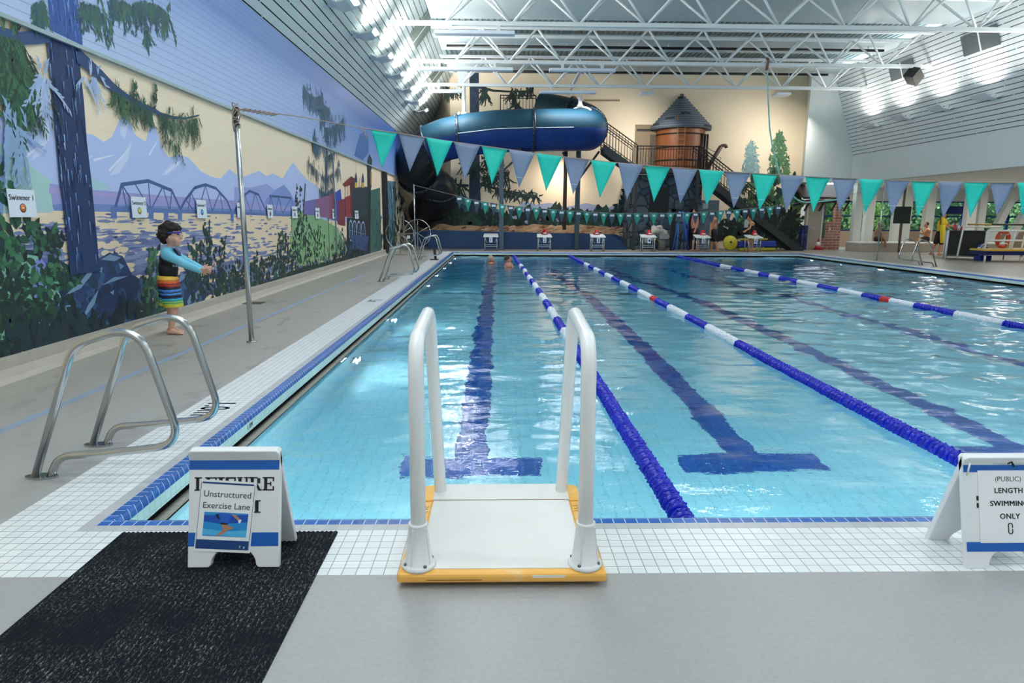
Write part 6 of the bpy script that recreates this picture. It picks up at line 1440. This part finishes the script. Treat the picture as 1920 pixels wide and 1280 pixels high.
CUR = dict(head=(1405,409), neck=(1408,416), chest=(1410,423), hip=(1408,439), ash=(1409,418,-.15), ael=(1406,428,-.2), awr=(1399,432,-.25), bsh=(1411,418,.15), bel=(1412,428,.2), bwr=(1409,437,.2), akn=(1403,452,-.09), aan=(1406,466,-.09), bkn=(1409,453,.09), ban=(1411,466,.09))
figure('woman in a dark swimsuit bending forward behind starting block 6', 29.86, CUR, SK4, '#2a1a14', lambda p, hip, ch, n_: [('swimsuit', M('#15131c', .6), [('t', [mid(n_,ch,.8), mid(ch,hip), hip], [.148,.135,.14]), ('e', hip, (.145,.18,.12)), ('e', mid(ch,hip,.4), (.135,.165,.17))])], True, -1)
CUR = dict(head=(1769.5,403), neck=(1767,411), chest=(1766.5,419), hip=(1763,436), ash=(1767,413,-.17), ael=(1767,423,-.22), awr=(1775,425,-.15), bsh=(1771,413,.16), bel=(1777,422,.15), bwr=(1786,424,.1), akn=(1765,458,-.09), aan=(1761,474,-.09), bkn=(1754,457,.09), ban=(1745,474,.12))
YT = M('#e6c32a', .6)
fg = figure('lifeguard in a yellow shirt and black shorts with a yellow rescue tube by the carts', 27.5, CUR, SK4, '#17110e',
    lambda p, hip, ch, n_: [('shirt', YT, [('t', [n_, ch, mid(ch,hip,.8)], [.10,.165,.15]), ('e', mid(n_,ch,.7), (.14,.215,.13)), ('e', mid(ch,hip,.5), (.14,.18,.19)), ('t', [p('ash'), mid(p('ash'),p('ael'),.6)], [.08,.072]), ('t', [p('bsh'), mid(p('bsh'),p('bel'),.6)], [.08,.072])])]+trunks(p, hip, ch, n_), True, 1, hb=True)
a0, a1 = ay(1767,421,27.2), ay(1768,455,27.2); b = B(); b.tube([a0, a1], .10, 12); o = tag(b.build('rescue_tube', M('#e8cc1e', .5), None, bev=.02), 'yellow rescue tube held under the lifeguard arm', 'rescue tube')
b = B(); b.tube([ay(1764,408,27.3), ay(1763,425,27.22), ay(1766,440,27.2), ay(1772,436,27.2)], .015, 6); b.build('strap', BLACK, o)
CUR = dict(head=(1650.5,422), neck=(1648,428.5), chest=(1646,436), hip=(1645,447.2), ash=(1649,430,-.17), ael=(1652,440,-.2), awr=(1653,450,-.2), bsh=(1645,430,.17), bel=(1643,439,.2), bwr=(1647,447,.2), akn=(1659,449,-.1), aan=(1660,462,-.15), bkn=(1659,449,.1), ban=(1661,462,.0))
figure('tanned man with grey hair in black shorts sitting on the spa ledge, left one', 29.95, CUR, SK6, '#8d8478', lambda *a: trunks(*a, L=.5), None, 1)
CUR = dict(head=(1737,421), neck=(1738.5,428), chest=(1738.5,436), hip=(1736,447.5), ash=(1738,430,-.17), ael=(1732,436,-.22), awr=(1729,431,-.2), bsh=(1740,430,.17), bel=(1737,440,.2), bwr=(1730,438,.15), akn=(1722,449,-.1), aan=(1721,461,-.15), bkn=(1722,449,.1), ban=(1721,461,.0))
figure('shirtless man in black shorts sitting on the spa ledge, beside the lifeguard', 30.0, CUR, SK4, '#3a2218', lambda *a: trunks(*a, L=.6), None, -1)
CUR = dict(head=(921,486), neck=(921,492), chest=(921,501), hip=(921,520), ash=(918,493,-.17), ael=(914,500,-.2), awr=(916,507,-.3), bsh=(924,493,.17), bel=(929,500,.2), bwr=(927,507,.2))
figure('swimmer with pale hair up to the shoulders in the pool, left of the two', 23.9, dict(head=(921,484.5), neck=(921,491), chest=(921,499), hip=(921,520), ash=(917.5,493,0), ael=(914,504,-.1), awr=(918,512,-.3), bsh=(925,493,0), bel=(929,504,-.1), bwr=(924,512,-.3)), SK4, '#b9a48c', lambda p, hip, ch, n_: [('swimsuit', M('#7a2a2c', .6), [('t', [mid(n_,ch,.35), ch, hip], [.13,.15,.14]), ('e', mid(n_,ch,.75), (.14,.175,.09))])], None, 1)
figure('swimmer with brown hair and bare back in the pool, right of the two', 22.2, dict(head=(953,486), neck=(953.5,493), chest=(954,503), hip=(954,524), ash=(949,496,0), ael=(946,508,-.1), awr=(950,516,-.3), bsh=(958,496,0), bel=(963,508,-.1), bwr=(958,516,-.3)), SK3, '#3d2c20', lambda p, hip, ch, n_: [('swimsuit', M('#1c1a24', .6), [('t', [mid(n_,ch,.95), hip], [.15,.145]), ('t', [n_+V((-.09,-.09,-.02)), ch+V((-.05,-.13,0))], [.012,.012]), ('t', [n_+V((.09,-.09,-.02)), ch+V((.05,-.13,0))], [.012,.012])])], None, 1, hb=True)
